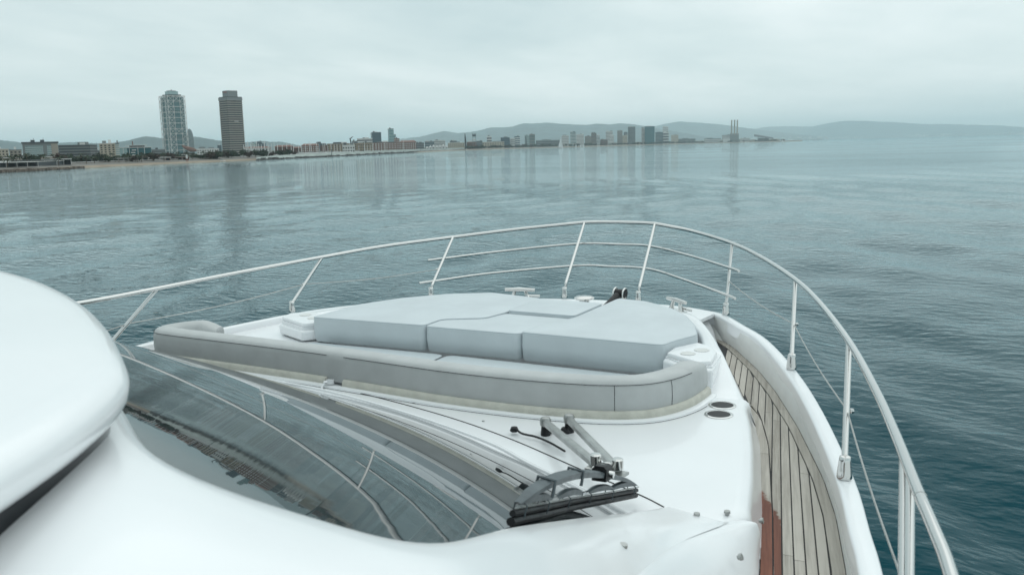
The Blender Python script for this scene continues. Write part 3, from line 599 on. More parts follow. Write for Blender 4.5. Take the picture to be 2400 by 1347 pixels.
def glass_office():
    t = set_props(empty('office_building', (-756.8, 570.1, 3.0), math.radians(53.1)), 'wide glass-fronted office building with pale stone end at the far left', 'building', G_ := 'buildings along the city shore')
    W, Hh, dp = 29.6, 17.6, 26
    bx('wall', 'grey', t, (0, dp / 2, Hh / 2), (W, dp, Hh)); bx('roof_slab', 'dgrey', t, (0, dp / 2, Hh + .5), (W + 1.6, dp + 1.6, 1.2))
    bx('stone_end', 'beige', t, (W / 2 - 2.8, -.15, Hh / 2 - .3), (5.6, .8, Hh - .8))
    for x0, x1 in ((-W / 2 + 2, 2.2), (5.4, 9.0)):
        bx('glass_front', 'paleglass', t, ((x0 + x1) / 2, -.12, Hh / 2 - .5), (x1 - x0, .5, Hh - 4))
        for i in range(7): bx('sun_slat', 'white', t, ((x0 + x1) / 2, -.5, 2.8 + i * (Hh - 5) / 7), (x1 - x0, .5, .3)); bx('floor_slit', 'dgrey', t, ((x0 + x1) / 2, -.45, 3.6 + i * (Hh - 5) / 7), (x1 - x0, .3, .28))
    for x in (-6, 2): bx('roof_plant', 'dgrey', t, (x, 6, Hh + 2), (3.5, 4, 2))
    for x in (-5, 3): MB().tube([(x, 8, Hh + 2), (x, 8, Hh + 5)], .12, 5).build('mast', cm('dgrey'), t)
glass_office()
def glass_pavilion():
    t = set_props(empty('glass_pavilion', (-756.9, 680.2, 3.0), math.radians(48.2)), 'teal glass seafront pavilion under a thin white winged roof slab', 'building', 'buildings along the city shore')
    W, Hh = 31.0, 12.0
    bx('glass_wall', 'tealglass', t, (0, 8, Hh / 2), (W, 16, Hh)); bx('glass_wall', 'paleglass', t, (-W / 2 + 4, -.1, Hh / 2), (7.5, .6, Hh - .4)); bx('glass_wall', 'teal', t, (-1.5, -.15, Hh / 2), (8, .6, Hh - .4))
    bx('roof_slab', 'white', t, (0, 8, Hh + .35), (W + 2, 18, .7)); bx('upper_box', 'dgrey', t, (2, 9, Hh + 1.4), (15, 10, 1.5))
    bx('winged_roof', 'white', t, (1.5, 8, Hh + 2.5), (21, 16, .6)); MB().tube([(-2, 9, Hh + 2), (-2, 9, Hh + 7)], .5, 8).build('vent_stack', cm('brick'), t)
    for i in range(4): bx('stair_flight', 'white', t, (-2.2 + (i % 2) * 1.0, -1.2, 1.8 + i * 2.6), (4.2, 1.6, .9))
    for x in (-11.5, -5.6, 2.6, 9): bx('column', 'white', t, (x, -.6, Hh / 2), (.45, .45, Hh))
glass_pavilion()
def power_station():
    t = set_props(empty('power_station', (-1197.6, 6001.1, 3.0), math.radians(11.3)), 'pale power station with three tall slim chimneys in the haze', 'power station')
    bx('boiler_house', 'grey', t, (0, 10, 28), (58, 40, 56))
    for x in (-18.5, 0.5, 18):
        MB().lathe([(6.0, 0), (5.0, 60), (4.2, 134), (4.6, 135), (4.6, 143), (4.0, 144.5)], (x, -16, 0), 12).build('chimney', cm('beige'), t, True)
        bx('chimney_base', 'grey', t, (x, -16, 24), (14, 14, 48))
    bx('annex', 'white', t, (-50, 8, 12), (44, 40, 24)); bx('annex', 'grey', t, (46, 8, 9), (36, 40, 18))
power_station()
def solar_canopy():
    t = set_props(empty('solar_canopy', (-926.3, 5522.3, 3.0), math.radians(9.6)), 'huge tilted grey solar canopy on legs near the right end of the shore', 'canopy')
    pm = cm('dgrey'); b = MB()
    b.add([(-56, -30, 31), (57, -26, 12.5), (57, 26, 20), (-56, 26, 42), (-56, -30, 33.2), (57, -26, 14.2), (57, 26, 21.6), (-56, 26, 44)], [(3, 2, 1, 0), (4, 5, 6, 7), (0, 1, 5, 4), (1, 2, 6, 5), (2, 3, 7, 6), (3, 0, 4, 7)])
    b.build('panel', pm, t)
    for x, z in ((-35, 30), (-5, 24), (25, 20)):
        for y in (-10, 14): MB().tube([(x, y, 0), (x + 3, y, z)], 1.6, 8).build('leg', cm('grey'), t)
solar_canopy()
def observation_tower():
    t = set_props(empty('observation_tower', (-1391.1, 2656.4, 3.0), math.radians(27.7)), 'open lattice tower with two boxy cabins above the orange brick hall', 'tower')
    for x in (-5, 5):
        for y in (-5, 5): MB().tube([(x * .8, y * .8, 0), (x * 1.25, y * 1.25, 51)], .6, 5).build('column', cm('grey'), t)
    for z in (24, 38, 50): bx('deck', 'grey', t, (0, 0, z), (13, 13, 1))
    bx('cabin', 'white', t, (0, 0, 30), (9, 9, 6)); bx('cabin', 'dgrey', t, (0, 0, 44), (11, 11, 7))
observation_tower()
def tall_thing(name, label, X, Y, pts, radii, cat, m_='charcoal'):
    t = set_props(empty(name, (X, Y, 3.0)), label, cat); MB().tube(pts, radii, 8).build('shaft', cm(m_), t, True)
    bx('plinth', 'grey', t, (0, 0, .5), (5, 5, 1)); return t
tall_thing('standing_sculpture', 'black standing blade sculpture at the end of the pale breakwater', -1346.6, 2510.2, [(0, 0, 0), (0.6, 0, 15), (0.3, 0, 35), (-.5, 0, 49)], [1.8, 2.8, 2.4, 1.0], 'sculpture')
tall_thing('standing_sculpture', 'thin dark blade sculpture left of brown and teal twin tower', -1565.5, 3461.1, [(0, 0, 0), (0.6, 0, 15), (0.3, 0, 35), (-.5, 0, 47)], [1.4, 2.2, 2.2, 1.0], 'sculpture')
hk = tall_thing('hooked_mast', 'dark mast with a hooked top above the white harbour pavilion', -983.5, 1384.4, [(0, 0, 0), (0, 0, 14), (-.6, -.6, 21), (-1.2, -1, 25), (.5, .5, 27.5), (3.4, 2.6, 29.8)], [1.6, 1.4, 1.2, 1.0, .9, .3], 'mast')
MB().tube([(-.9, -.8, 25), (-2.8, -2.4, 27)], [.9, .2], 6).build('side_hook', cm('charcoal'), hk)

# ---- breakwater
def breakwater():
    bw = [Vector((x, y, 0)) for x, y in ((-530.4, 607.3), (-566.6, 672.3), (-603.2, 755.8), (-685.2, 943.4), (-767.5, 1131.8), (-907.0, 1450.8), (-1104.8, 1903.5), (-1331.5, 2473.7))]
    P = cr(bw, 8); hts = np.linspace(2.8, 7.6, len(P))
    t = set_props(empty('breakwater', tuple(P[0])), 'long pale concrete breakwater with a dark rocky foot in front of the marina', 'breakwater')
    o = P[0]
    def rowz(off, f): return [tuple(inland(p, off) - o + Vector((0, 0, f(h)))) for p, h in zip(P, hts)]
    MB().grid([rowz(-1, lambda h: -1), rowz(5, lambda h: h * .3), rowz(16, lambda h: h * .42), rowz(24, lambda h: h), rowz(34, lambda h: h), rowz(60, lambda h: 1.5)]).build('wall', conc_m, t, True, 25)
    rk = MB(); rg = random.Random(4)
    for p in P:
        pass
    for i in range(len(P) - 1):
        n = max(6, int((P[i + 1] - P[i]).length / 1.6))
        for k in range(n):
            q = inland(P[i].lerp(P[i + 1], (k + rg.random()) / n), rg.uniform(-4, 3)) - o
            s = rg.uniform(.7, 2.3) * (1 + (P[i].y - 600) / 2200)
            rk.box((q.x, q.y, rg.uniform(-.5, .5) * s), (s * rg.uniform(.8, 2.2), s * rg.uniform(.8, 2), s * rg.uniform(.5, 1.1)), rg.uniform(0, 3))
    ro = rk.build('rocks', rock_m, t); ro['kind'] = 'stuff'
    for i in (22, 44):
        q = inland(P[i], 4) - o; MB().tube([(q.x, q.y, 0), (q.x, q.y, 9)], .35, 6).build('marker_post', cm('dgrey'), t)
breakwater()
def groyne():
    t = set_props(empty('rock_groyne', (-420, 300, 0)), 'low brown rock groyne along the water at the far left', 'groyne'); b = MB(); rg = random.Random(9)
    for k in range(420):
        u = rg.random(); p = shore_pt(-0.0 + 3.4 * u, rg.uniform(-5, 6) * (1 - u * .5)); s = rg.uniform(.7, 1.9)
        b.box((p.x + 420, p.y - 300, rg.uniform(0, 1.0) * (1.1 - u * .5)), (s, s * 1.3, s * .8), rg.uniform(0, 3))
    b.build('rocks', mat('brown rock', (0.19, 0.155, 0.13), .9, var=.5, vscale=.4), t)['kind'] = 'stuff'
groyne()

# ---- trees
leaf = {k: mat('foliage ' + k, c, 0.85, var=0.45, vscale=0.8) for k, c in dict(dark=(0.035, 0.05, 0.032), mid=(0.05, 0.07, 0.04), palm=(0.05, 0.065, 0.04), brown=(0.075, 0.055, 0.045)).items()}
bark = mat('bark', (0.11, 0.085, 0.065), 0.9)
def palm_mesh(seed):
    rg = random.Random(seed); b = MB()
    for i in range(18):
        a = i * 2.4; el = rg.uniform(-.35, .9); n = 5; ln = rg.uniform(2.0, 2.7); L_ = []; R_ = []
        for k in range(n):
            u = k / (n - 1); x = ln * u * math.cos(el * .6); z = ln * (math.sin(el) * u - .75 * u * u); w = .34 * (1 - u) + .05
            c = Vector((x * math.cos(a), x * math.sin(a), z)); s = Vector((-math.sin(a), math.cos(a), 0)) * w
            L_.append(c + s - Vector((0, 0, w * .5))); R_.append(c - s - Vector((0, 0, w * .5)))
        M_ = [(l + r) / 2 + Vector((0, 0, .25 * (1 - k / n))) for k, (l, r) in enumerate(zip(L_, R_))]
        b.grid([L_, M_, R_])
    return b.mesh('fronds', leaf['palm'])
palm_me = [palm_mesh(i) for i in range(3)]; palm_tr = MB().tube([(0, 0, 0), (.08, 0, .5), (.02, 0, 1)], [.24, .17, .14], 6).mesh('trunk', bark)
def crown_mesh(seed, k):
    rg = random.Random(seed); b = MB()
    for i in range(150):
        v = Vector((rg.gauss(0, 1), rg.gauss(0, 1), rg.gauss(0, 1))).normalized() * rg.uniform(.45, 1.0); v.z *= .72
        lump = 1 + .22 * math.sin(v.x * 5 + seed) * math.sin(v.y * 4 + 2 * seed); v *= lump
        s = rg.uniform(.10, .24); q = [v + Vector((rg.gauss(0, s), rg.gauss(0, s), rg.gauss(0, s))) for _ in range(4)]
        b.add(q, [(0, 1, 2), (0, 2, 3), (0, 3, 1), (1, 3, 2)])
    return b.mesh('crown', leaf[k])
crown_me = [crown_mesh(i, k) for i, k in enumerate(('dark', 'mid', 'dark', 'brown'))]; tree_tr = MB().tube([(0, 0, 0), (.05, .03, .6), (0, .05, 1)], [.16, .11, .07], 6).mesh('trunk', bark)
ORD = ['', 'second ', 'third ', 'fourth ', 'fifth ', 'sixth ', 'seventh ', 'eighth ', 'ninth ', 'tenth ', 'eleventh ', 'twelfth ', 'thirteenth ', 'fourteenth ', 'fifteenth ', 'sixteenth ', 'seventeenth ', 'eighteenth ', 'nineteenth ', 'twentieth ']
MARKS = [(56.5, 'the left picture edge'), (53.1, 'the wide glass office building'), (50.9, 'the dark sloping office wing'), (49.7, 'the cream gridded office block'), (48.2, 'the teal glass seafront pavilion'), (46.1, 'the lattice tower'), (44.6, 'the bronze canopy'), (42.7, 'the striped tower'),
         (41.0, 'the wide terracotta market roof'), (39.6, 'the first brick marina block'), (37.9, 'the second brick marina block'), (36.0, 'the long ochre marina building'), (34.1, 'the dark blue tower'), (32.5, 'the slim teal tower'), (31.0, 'the long brick terrace'), (29.7, 'the white tents'),
         (28.3, 'the black standing sculpture'), (27.5, 'the open observation tower'), (26.7, 'the white slab tower'), (25.6, 'the wide dark blue block'), (24.0, 'the brown and teal twin tower'), (22.2, 'the lone tall sail'), (20.9, 'the white gridded apartment block'), (19.6, 'the rounded white tower'), (18.3, 'the tall grey gridded tower'), (17.3, 'the big teal block'), (15.8, 'the pale block pair'), (13.6, 'the low grey sheds'), (11.3, 'the three chimneys'), (9.6, 'the tilted solar canopy'), (7.5, 'the tip of land')]
def name_row(items, what, side):
    # items: (Empty, x, y); each is named after the landmark it stands nearest to, counted from the left
    by = {}
    for o, x, y in items:
        a = math.degrees(math.atan2(-(x - 3.12), y)); m_ = min(MARKS, key=lambda q: abs(q[0] - a)); by.setdefault(m_[1], []).append((-a, o))
    for k, lst in by.items():
        for i, (_, o) in enumerate(sorted(lst, key=lambda q: q[0])):
            o['label'] = '%s, %sfrom left %s %s' % (what, ORD[i] if i else 'first ', side, k)
def palm(p, h, i):
    t = set_props(empty('palm_tree', p, random.uniform(0, 6)), None, 'palm tree', 'palms along the beach promenade')
    link('trunk', palm_tr, t, scale=(1, 1, h)); link('crown', palm_me[i % 3], t, loc=(0.02, 0, h), scale=(1.1, 1.1, 1.1)); return (t, p.x, p.y)
def tree(p, h, r, i, group):
    t = set_props(empty('broadleaf_tree', p, random.uniform(0, 6)), None, 'tree', group)
    link('trunk', tree_tr, t, scale=(h * .25, h * .25, h * .6)); link('crown', crown_me[i % 4], t, loc=(0, 0, h * .62), scale=(r, r, h * .5)); return (t, p.x, p.y)
def at_shore(u, off, z): p = shore_pt(u, off); p.z = z; return p
row = []
for i in range(58): row.append(palm(at_shore(8.0 * (i + random.random()) / 58, random.uniform(26, 130), 2.0), random.uniform(4.2, 7.0), i))
name_row(row, 'promenade palm', 'below')
row = []
for i in range(70): row.append(tree(at_shore(0.2 + 8.0 * (i + random.random()) / 70, random.uniform(45, 300), 2.4), random.uniform(3.6, 6.4), random.uniform(3, 5.2), i, 'trees behind the left beach'))
name_row(row, 'bushy beach tree', 'below')
row = []
for i in range(40): row.append(tree(at_shore(random.uniform(6.6, 8.25), random.uniform(45, 200), 2.6), random.uniform(4.5, 7.5), random.uniform(3, 4.8), i + 2, 'trees by the marina entrance'))
name_row(row, 'marina clump tree', 'near')
row = []
for i in range(80): row.append(tree(at_shore(11.05 + 4.2 * (i + random.random()) / 80, random.uniform(50, 300), 2.7), random.uniform(7, 13), random.uniform(6, 12), i, 'trees along the distant beach'))
name_row(row, 'distant beach tree', 'below')
row = []
for i in range(16): row.append(tree(at_shore(random.uniform(15.2, 17.8), random.uniform(70, 260), 2.7), random.uniform(6, 11), random.uniform(7, 13), i, 'trees at the end of the shore'))
name_row(row, 'hazy shoreline tree', 'below')

# ---- beach bars, pavilions and walls
def pavilion(t_, off, w, d, h, wall, roofc, label, name='beach_pavilion', turn=0.0, cols=4):
    p = shore_pt(t_, off); e1 = empty(name, (p.x, p.y, 2.2), math.atan2(-p.x, p.y) + turn); set_props(e1, label, 'pavilion', 'low buildings along the promenade')
    bx('back_wall', wall, e1, (0, d * .3, h / 2), (w, d * .5, h)); bx('roof', roofc, e1, (0, 0, h + .25), (w + 1, d + 1, .5))
    for i in range(cols + 1): bx('post', 'white', e1, (-w / 2 + i * w / cols, -d / 2, h / 2), (.2, .2, h))
    for i in range(cols): bx('opening', 'dark', e1, (-w / 2 + (i + .5) * w / cols, d * .05 - .12, h * .42), (w / cols * .6, .25, h * .6))
PV = [(0.35, 34, 15, 6, 2.4, 'dgrey', 'white', 'low beach bar with thin white roof at the extreme left shore'),
      (0.75, 66, 22, 6, 2.8, 'charcoal', 'white', 'long dark beach bar with white roof line, second from left'),
      (1.45, 40, 20, 6, 2.3, 'dgrey', 'white', 'low dark club terrace with white roof right of the left beach bar'),
      (1.9, 78, 26, 8, 3.0, 'charcoal', 'grey', 'long dark promenade arcade below the glass office'),
      (2.7, 60, 16, 6, 3.2, 'charcoal', 'white', 'dark terrace pavilion with white double roof below the dark office wing'),
      (3.6, 110, 16, 6, 3, 'grey', 'white', 'small white roofed pavilion below the cream gridded block'),
      (4.4, 75, 14, 6, 2.6, 'taupe', 'white', 'brown pavilion among palms right of the cream gridded block'),
      (4.9, 110, 18, 6, 3.4, 'taupe', 'beige', 'tan pavilion among palms below the teal glass pavilion'),
      (5.35, 75, 16, 5, 2.4, 'brick', 'white', 'reddish beach restaurant left of the red marker post'),
      (5.75, 72, 22, 5, 2.5, 'brick', 'beige', 'long reddish beach restaurant below the lattice tower'),
      (6.15, 120, 14, 7, 4.2, 'grey', 'white', 'white roofed pavilion below the bronze canopy'),
      (6.55, 74, 20, 5, 2.4, 'dgrey', 'white', 'dark restaurant with long white awning right of the red post'),
      (7.0, 130, 14, 7, 4.6, 'beige', 'white', 'pale pavilion with gabled front left of the striped tower foot')]
for r in PV: pavilion(*r)
def sea_wall(t0, t1, off, h, k, label, name='promenade_wall'):
    P = [shore_pt(t0 + (t1 - t0) * i / 12, off) for i in range(13)]; o = P[0].copy()
    t = set_props(empty(name, (o.x, o.y, 1.5)), label, 'wall')
    MB().sweep([(0, 0), (0, h), (1.2, h), (1.2, 0)], [p - o for p in P]).build('wall', cm(k), t); 
    MB().sweep([(-.3, h), (-.3, h + .35), (1.5, h + .35), (1.5, h)], [p - o for p in P]).build('coping', cm('white'), t)
sea_wall(0.0, 3.0, 50, 3.0, 'dgrey', 'dark promenade wall with pale coping at the far left')
sea_wall(0.0, 2.6, 100, 5.6, 'beige', 'tan upper promenade wall behind the far left beach bars')
sea_wall(3.0, 7.6, 68, 1.6, 'taupe', 'low brown promenade wall behind the sand below the towers')

# ---- tents by the harbour mouth
for i in range(7):
    X, Y = -1350.7 + (i - 3) * 9.3, 2336.1 + (i - 3) * 3.4; hh = (9, 12, 14, 12, 13, 15, 11)[i]
    t = set_props(empty('white_tent', (X, Y, 5.0), math.radians(30)), 'white pointed tent behind the breakwater end, %sfrom left in its row' % (ORD[i] or 'first '), 'tent', 'white tents behind the breakwater')
    bx('side', 'white', t, (0, 0, hh * .3), (8.6, 8, hh * .6))
    MB().add([(-4.8, -4.4, hh * .6), (4.8, -4.4, hh * .6), (4.8, 4.4, hh * .6), (-4.8, 4.4, hh * .6), (0, 0, hh)], [(0, 1, 4), (1, 2, 4), (2, 3, 4), (3, 0, 4), (3, 2, 1, 0)]).build('canopy', cm('white'), t)
    bx('opening', 'dgrey', t, (0, -4.1, hh * .2), (3, .4, hh * .4))

# ---- marina: masts of moored sailing boats, flag poles
hull_w = mat('white boat hull', (0.66, 0.66, 0.65), .3); alu = mat('aluminium mast', (0.62, 0.63, 0.62), .5)
def hull_mesh(Lg, Bm, Hg, name='hull'):
    rows = []
    for i in range(9):
        u = i / 8; w = Bm / 2 * (math.sin(math.pi * (.32 + .68 * u)) ** .7 if u < 1 else 0.02); x = -Lg / 2 + Lg * u
        rows.append([(x, -w, Hg), (x, -w * .8, 0), (x, 0, -.3), (x, w * .8, 0), (x, w, Hg), (x, 0, Hg + .25), (x, -w, Hg)])
    return MB().grid(rows).mesh(name, hull_w)
small_hull = hull_mesh(10, 3.2, 1.2); mast_me = MB().tube([(0, 0, 0), (0, 0, 1)], [.42, .3], 6).mesh('mast', alu); boom_me = MB().tube([(-4, 0, 0), (0, 0, 0)], .22, 6).mesh('boom', cm('dgrey')); cab_me = MB().box((0, 0, .3), (4, 1.8, .7)).mesh('cabin', hull_w)
row = []
for i in range(44):
    f = 8.02 + 2.0 * (i / 43) ** 1.25 + random.uniform(-.02, .02); p = shore_pt(f - .65, random.uniform(105, 230)); p.z = 3.2
    t = set_props(empty('moored_sailboat', p, random.uniform(.4, 1.0)), None, 'sailboat', 'sailing boats moored in the marina'); row.append((t, p.x, p.y))
    link('hull', small_hull, t); link('cabin', cab_me, t, loc=(0, 0, 1.2)); link('mast', mast_me, t, loc=(.8, 0, 1.2), scale=(1, 1, random.uniform(10, 15))); link('boom', boom_me, t, loc=(.8, 0, 2.6))
name_row(row, 'bare-masted moored sailboat', 'before')
for (X, Y), z, lab in (((-792.9, 1151.7), 21.3, 'tall white flagpole left of the dark blue tower'), ((-766.9, 1169.2), 19.3, 'tall white flagpole just right of the dark blue tower'), ((-743.1, 1184.6), 19.9, 'tall white flagpole standing alone by the long brick terrace'), ((-783.2, 1158.3), 18.4, 'white flagpole below the dark blue tower')):
    t = set_props(empty('flagpole', (X, Y, 3)), lab, 'flagpole'); MB().tube([(0, 0, 0), (0, 0, z - 3)], [.42, .26], 6).build('pole', cm('white'), t); bx('base', 'grey', t, (0, 0, .3), (1.6, 1.6, .6))
# motor boats moored behind the breakwater (white line of hulls)
mb_hull = hull_mesh(16, 4.4, 2.0)
row = []
for i in range(14):
    p = shore_pt(8.35 + i * .14, 105 + (i % 3) * 12); p.z = 3.2
    t = set_props(empty('moored_motorboat', p, random.uniform(.5, 1.0)), None, 'motorboat', 'motor boats moored behind the breakwater'); row.append((t, p.x, p.y))
    link('hull', mb_hull, t); bx('deckhouse', 'white', t, (-1.5, 0, 2.9), (7, 3, 1.6)); bx('window_band', 'dark', t, (-1.5, 0, 3.1), (7.1, 3.1, .5))

name_row(row, 'white moored motorboat', 'before')
# ---- boats on the water
sail_m = mat('white sailcloth', (0.74, 0.75, 0.74), .7, var=.05, vscale=.3)
def sailboat(X, Y, h, label, rz):
    t = set_props(empty('sailboat', (X, Y, 0.1), rz), label, 'sailboat'); k = h / 26
    link('hull', small_hull, t, scale=(k * 1.2, k * 1.2, k * 1.4)); link('mast', mast_me, t, loc=(.8 * k, 0, 1), scale=(k * 1.6, k * 1.6, h - 1))
    rows = []
    for i in range(9):
        u = i / 8; wd = 8.4 * k * (1 - u) ** .75 + .1; z = 2.6 * k + (h - 3.2 * k) * u
        rows.append([(.7 * k - wd * v, math.sin(v * math.pi) * .9 * k * (1 - u) + .02, z) for v in np.linspace(0, 1, 6)])
    MB().grid(rows).build('mainsail', sail_m, t, True, 180)
    MB().add([(1.0 * k, 0, h * .85), (5.8 * k, .1, 1.6), (1.2 * k, .7 * k, 2.4)], [(0, 1, 2)]).build('jib', sail_m, t); link('boom', boom_me, t, loc=(.8 * k, 0, 2.4 * k), scale=(2 * k, 1, 1))
sailboat(-863.6, 2130.4, 27.5, 'lone sailing boat with a tall white sail on the open water', .9)
sailboat(-1189.4, 3077.0, 12.4, 'small sailing boat near the beach, left of a close pair', .4)
sailboat(-1172.8, 3083.6, 10.6, 'small sailing boat near the beach, left one of the close pair', .6)
sailboat(-1164.0, 3087.0, 13.4, 'small sailing boat near the beach, right one of the close pair', .5)
sailboat(-560, 3800, 11, 'tiny hazy sailing boat below the tilted solar canopy', .3)
t = set_props(empty('motorboat', (-545.6, 581.4, 0.1), .9), 'small white motor boat close to the sand below striped tower', 'motorboat')
link('hull', small_hull, t, scale=(.62, .7, .6)); bx('cabin', 'white', t, (-.4, 0, 1.25), (2.6, 1.5, 1.0)); bx('window_band', 'dark', t, (-.4, 0, 1.4), (2.7, 1.55, .35))
t = set_props(empty('marker_post', (-523.8, 520.6, 0)), 'slim red marker post with white top standing in the shallows', 'post')
MB().tube([(0, 0, -1), (0, 0, 3.4)], .2, 8).build('pole', mat('red paint', (.3, .05, .035), .6), t); bx('top_mark', 'white', t, (0, 0, 5.0), (1.0, 1.0, 3.0)); bx('crossbar', 'brick', t, (0, 0, 2.6), (3.4, .4, .8))

# ---- houses far off on the hillsides: too many and too small to count
hm = MB(); rg = random.Random(3)
for i in range(900):
    if rg.random() < .22: a = math.radians(rg.uniform(53.5, 56.5)); d = rg.uniform(6600, 7800); z = 8 + rg.uniform(0, 70) * (d - 6400) / 1400
    elif rg.random() < .5: a = math.radians(rg.uniform(28, 34)); d = rg.uniform(12600, 14200); z = 6 + rg.uniform(0, 90)
    else: a = math.radians(rg.uniform(-6, 13)); d = rg.uniform(18400, 20500) if a > .1 else rg.uniform(25200, 27000); z = 6 + rg.uniform(0, 60)
    s = d * rg.uniform(.0012, .003); hm.box((3.12 - d * math.sin(a), d * math.cos(a), z), (s, s, s * .55), a)
ho_ = hm.build('hillside_houses', cm('white')); set_props(ho_, kind='stuff', label='scatter of tiny pale houses on the distant hillsides')
hm = MB()
for i in range(520):
    u = rg.uniform(7.5, 17.4); off = rg.uniform(1500, 2900) if u < 11.4 else rg.uniform(700, 2200); p = shore_pt(u, off); D = p.length
    s = rg.uniform(10, 26); h = rg.uniform(4, 9) * (1 + D / 9000); hm.box((p.x, p.y, 3 + h / 2), (s * 1.6, s, h), rg.uniform(0, 1.5))
ho_ = hm.build('town_roofs', cm('beige')); set_props(ho_, kind='stuff', label='dense mass of low pale town roofs behind the shore')

# ================================================================== THE YACHT
yacht = set_props(empty('motor_yacht', (0, 0, 0)), 'white motor yacht bow with steel rails, teak side deck and raked dark windscreen in foreground', 'yacht')
def VV(pts): return [V(*p) for p in pts]
ZD = -1.10                       # teak side deck level
CAP_O = [(-2, 2.25), (0.5, 2.10), (1.5, 1.965), (2.047, 1.889), (2.266, 1.85), (2.636, 1.783), (3.255, 1.633), (3.809, 1.469), (4.392, 1.252), (4.717, 1.074), (4.96, .932)]
CAP_I = [(-2, 2.21), (0.5, 2.06), (1.4, 1.93), (2.035, 1.86), (2.254, 1.821), (2.624, 1.752), (2.806, 1.706), (3.293, 1.584), (3.845, 1.422), (4.378, 1.213), (4.753, 1.001), (4.96, .86)]
TEAK_O = [(-2, 2.15), (0.5, 2.0), (1.6, 1.88), (2.264, 1.799), (2.629, 1.739), (2.923, 1.673), (3.126, 1.615), (3.448, 1.522), (3.905, 1.371), (4.27, 1.23), (4.713, 1.024), (4.967, .867)]
TEAK_M = [(y, x - (.037 if y < 3.6 else .043)) for y, x in TEAK_O]
WALL_B = [(-2, 1.75), (0.5, 1.72), (1.5, 1.68), (2.178, 1.594), (2.583, 1.528), (3.193, 1.417), (3.568, 1.321), (3.918, 1.206), (4.396, 1.047), (4.75, .935), (4.967, .86)]
PORT_G = [(-2.15, -2), (-2.02, .5), (-1.92, 1.8), (-1.85, 2.6), (-1.763, 3.167), (-1.669, 3.673), (-1.55, 4.192), (-1.40, 4.503), (-1.02, 4.924), (-.82, 5.03), (-.42, 5.13), (-.144, 5.19), (.1, 5.22), (.337, 5.2), (.60, 5.16)]
bow_path = [(x, y) for x, y in PORT_G] + [(.80, 5.07), (.92, 4.975)] + [(x, y) for y, x in CAP_O[::-1][1:]]
bow_path = [(p.x, p.y) for p in cr([(x, y, 0) for x, y in bow_path], 4)]

# hull shell: gunwale, knuckle, waterline
def hull():
    rows = []
    for f, z in ((1.0, -.985), (.985, -1.12), (.965, -1.9), (.90, -2.9), (.82, -4.2)):
        row = []
        for x, y in bow_path:
            taper = 1 - (1 - f) * (0.35 + 0.65 * max(0, (y - 1) / 4.2))
            row.append(V((x - 0.02) * f + .02 if y > 4 else x * f, y * taper - (1 - taper) * 0.2, z))
        rows.append(row)
    MB().grid(rows).build('hull', gel, yacht, True, 50)
hull()
def cap_w(x, y):
    return .038 + .0 * y
# bulwark: cap rail all round, starboard inner face down to the side deck
def bulwark():
    path = VV([(x, y, -.985) for x, y in bow_path])
    prof = [(.0, -.05 * K), (-.002 * K, .004 * K), (.001 * K, .011 * K), (.006 * K, .0145 * K), (.03 * K, .017 * K), (.047 * K, .0155 * K), (.0515 * K, .012 * K), (.053 * K, .004 * K), (.055 * K, -.05 * K)]
    prof = [(-a, b) for a, b in prof]                # travel is port -> bow -> starboard aft, inboard lies to the right
    MB().sweep(prof, path).build('bulwark_cap', gel, yacht, True, 60)
    ys = np.linspace(0.6, 4.96, 60); rows = []
    for u, z in ((0, -.985), (.25, -.995), (.6, -1.03), (.9, -1.08), (1.0, -1.10)):
        rows.append([V(ip(y, CAP_I) * (1 - u) + ip(y, TEAK_O) * u - .006 * math.sin(u * math.pi), y, z) for y in ys])
    MB().grid(rows).build('bulwark_inner_face', gel_matt, yacht, True, 60)
bulwark()
# flat decks
def deck_sheet(name, poly, z, m_, th=.02):
    b = MB(); b.prism([(x * K, y * K) for x, y in poly], EYE + (z - th) * K, EYE + z * K); return b.build(name, m_, yacht)
deck_sheet('foredeck', [(-1.52, 4.15), (-1.38, 4.45), (-1.0, 4.88), (-.8, 4.98), (-.4, 5.08), (.1, 5.17), (.6, 5.1), (.82, 5.0), (.86, 4.96), (.80, 4.55), (-.9, 4.3)], -.965, gel)
deck_sheet('port_side_deck', [(-2.0, .5), (-1.9, 1.8), (-1.82, 2.6), (-1.74, 3.167), (-1.645, 3.673), (-1.53, 4.16), (-.9, 4.35), (-.9, 3.0), (-1.2, .5)], -1.006, gel)

MB().grid([[V(.66, 5.14, -.970), V(.80, 5.07, -.972), V(.90, 4.985, -.976)], [V(.76, 5.02, -1.03), V(.84, 4.99, -1.035), V(.92, 4.93, -1.03)], [V(.80, 4.92, -1.102), V(.87, 4.90, -1.102), V(.95, 4.85, -1.102)]]).build('bow_ramp', gel_matt, yacht, True, 80)

